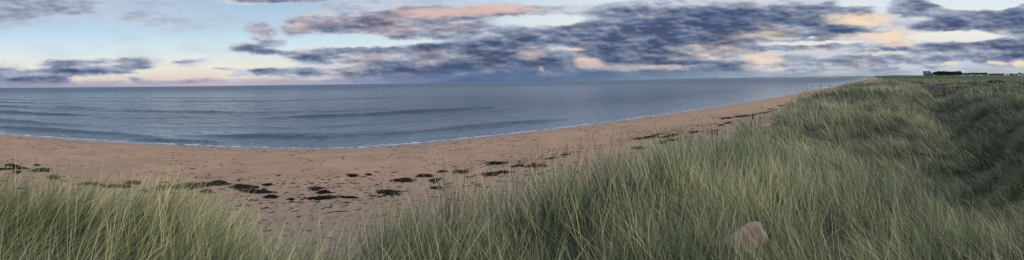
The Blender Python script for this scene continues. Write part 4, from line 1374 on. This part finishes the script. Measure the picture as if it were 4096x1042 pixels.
house(4065, 1050, 12, 2.8, 'greyred', 'brown roofed bungalow before the last tree', 0)
house(4079, 1030, 8, 2.9, 'white', 'white house under the last tree at the right edge', .2)
house(4091, 1025, 11, 3.0, 'white', 'long white house cut off by the right edge', -.1)


def tree_meshes(seed, H=1.0):
    """unit-height broadleaf: (trunk builder, crown builder)"""
    rg = random.Random(seed); tr = MB()
    tr.tube([(0, 0, -.05), (.01, 0, .18), (0, .01, .42), (.01, 0, .6)], [.035, .026, .018, .01], 7)
    lobes = [(0, 0, .66, .30)]
    for k in range(9):
        t = rg.uniform(0, 6.28); q = rg.uniform(.16, .34); z = rg.uniform(.34, .80)
        lobes.append((q * math.cos(t), q * math.sin(t), z, rg.uniform(.13, .22)))
        tr.tube([(0, 0, .2 + .02 * k), (q * .6 * math.cos(t), q * .6 * math.sin(t), z - .05)], [.012, .005], 5)
    cr = MB()
    for (cx, cy, cz, rr) in lobes:
        for _ in range(int(1500 * rr)):
            n = Vector((rg.gauss(0, 1), rg.gauss(0, 1), rg.gauss(0, 1))).normalized()
            c = Vector((cx, cy, cz)) + n * rr * rg.uniform(.5, 1.08)
            m_ = (n + Vector((rg.gauss(0, .6), rg.gauss(0, .6), rg.gauss(0, .6)))).normalized(); s = rg.uniform(.016, .038)
            a = m_.orthogonal().normalized() * s; b = m_.cross(a)
            cr.add([c - a, c + b * .8, c + a, c - b * .8], [(0, 1, 2, 3)])
    return tr, cr


protos = []
for sd_ in range(4):
    tr, cr = tree_meshes(sd_ + 40)
    a_ = tr.build('trunk', M['bark']); b_ = cr.build('crown', M['crown'])
    protos.append((a_.data, b_.data)); D.objects.remove(a_); D.objects.remove(b_)


def tree(px, r, hpx, label, wf=1.0, k=None, dz=0.0):
    p = at_range(px, r); s = r / (K * 57.3); H = hpx * s
    e = empty('broadleaf_tree', (p[0], p[1], p[2] - .2 + dz), random.uniform(0, 6.28))
    tag(e, label, 'tree', 'dark trees around the village')
    tm, cm = protos[random.randrange(4) if k is None else k]
    for nm, me in (('trunk', tm), ('crown', cm)):
        o = D.objects.new(nm, me); COL.objects.link(o); o.parent = e; o.scale = (H * wf, H * wf, H)
    return e


tree(3702, 1190, 20.5, 'left of two round crowned trees behind the large pale house', 1.25)
tree(3717, 1165, 19.5, 'right of two round crowned trees behind the large pale house', 1.25)
belt = [3733, 3738, 3744, 3750, 3756, 3762, 3768, 3773, 3779, 3784, 3790, 3796, 3802, 3808, 3814, 3819, 3825, 3831, 3836, 3842, 3848]
for i, px in enumerate(belt):
    h = np.interp(px, [3733, 3745, 3760, 3775, 3800, 3830, 3838, 3846, 3852], [13, 16, 20, 19.5, 18, 17, 20, 17, 11])
    tree(px, 1120 + random.uniform(-30, 30), h * random.uniform(.95, 1.16), 'tall dark tree in the dense belt between the large house and the white cottages', 1.05)
for px in belt[2::2]:
    tree(px + 2, 1075 + random.uniform(-12, 12), random.uniform(11, 14), 'lower dark tree along the front of the dense belt', 1.2)
tree(3748, 1100, 16.5, 'thin pointed dark tree sticking up near the left end of the belt', .5, 0)
for px in (3858, 3864, 3871, 3877, 3883, 3890, 3897, 3903, 3909, 3915, 3922, 3928, 3933, 3939):
    tree(px, 1150 + random.uniform(-20, 20), random.uniform(11.5, 14.5), 'low dark tree in the broken row behind the first white cottages', 1.15)
tree(3946, 1125, 15, 'round crowned tree standing taller than its row before the bungalows', 1.15, 1)
for px in (3958, 3967, 3975, 3986, 3994, 4006, 4014):
    tree(px, 1160 + random.uniform(-10, 10), random.uniform(9.5, 11.0), 'low dark tree just topping the roofs of the bungalow row', 1.3)
tree(4079, 1090, 13, 'dark tree rising over the last white houses at the right', 1.2, 2)
tree(4088, 1090, 11, 'thin smaller tree beside the last dark tree at right', .6, 3)
for px in (4040, 4052, 4062): tree(px, 1150, 7.5, 'scrubby low tree behind the dark terrace right of the white cottage', 1.3)
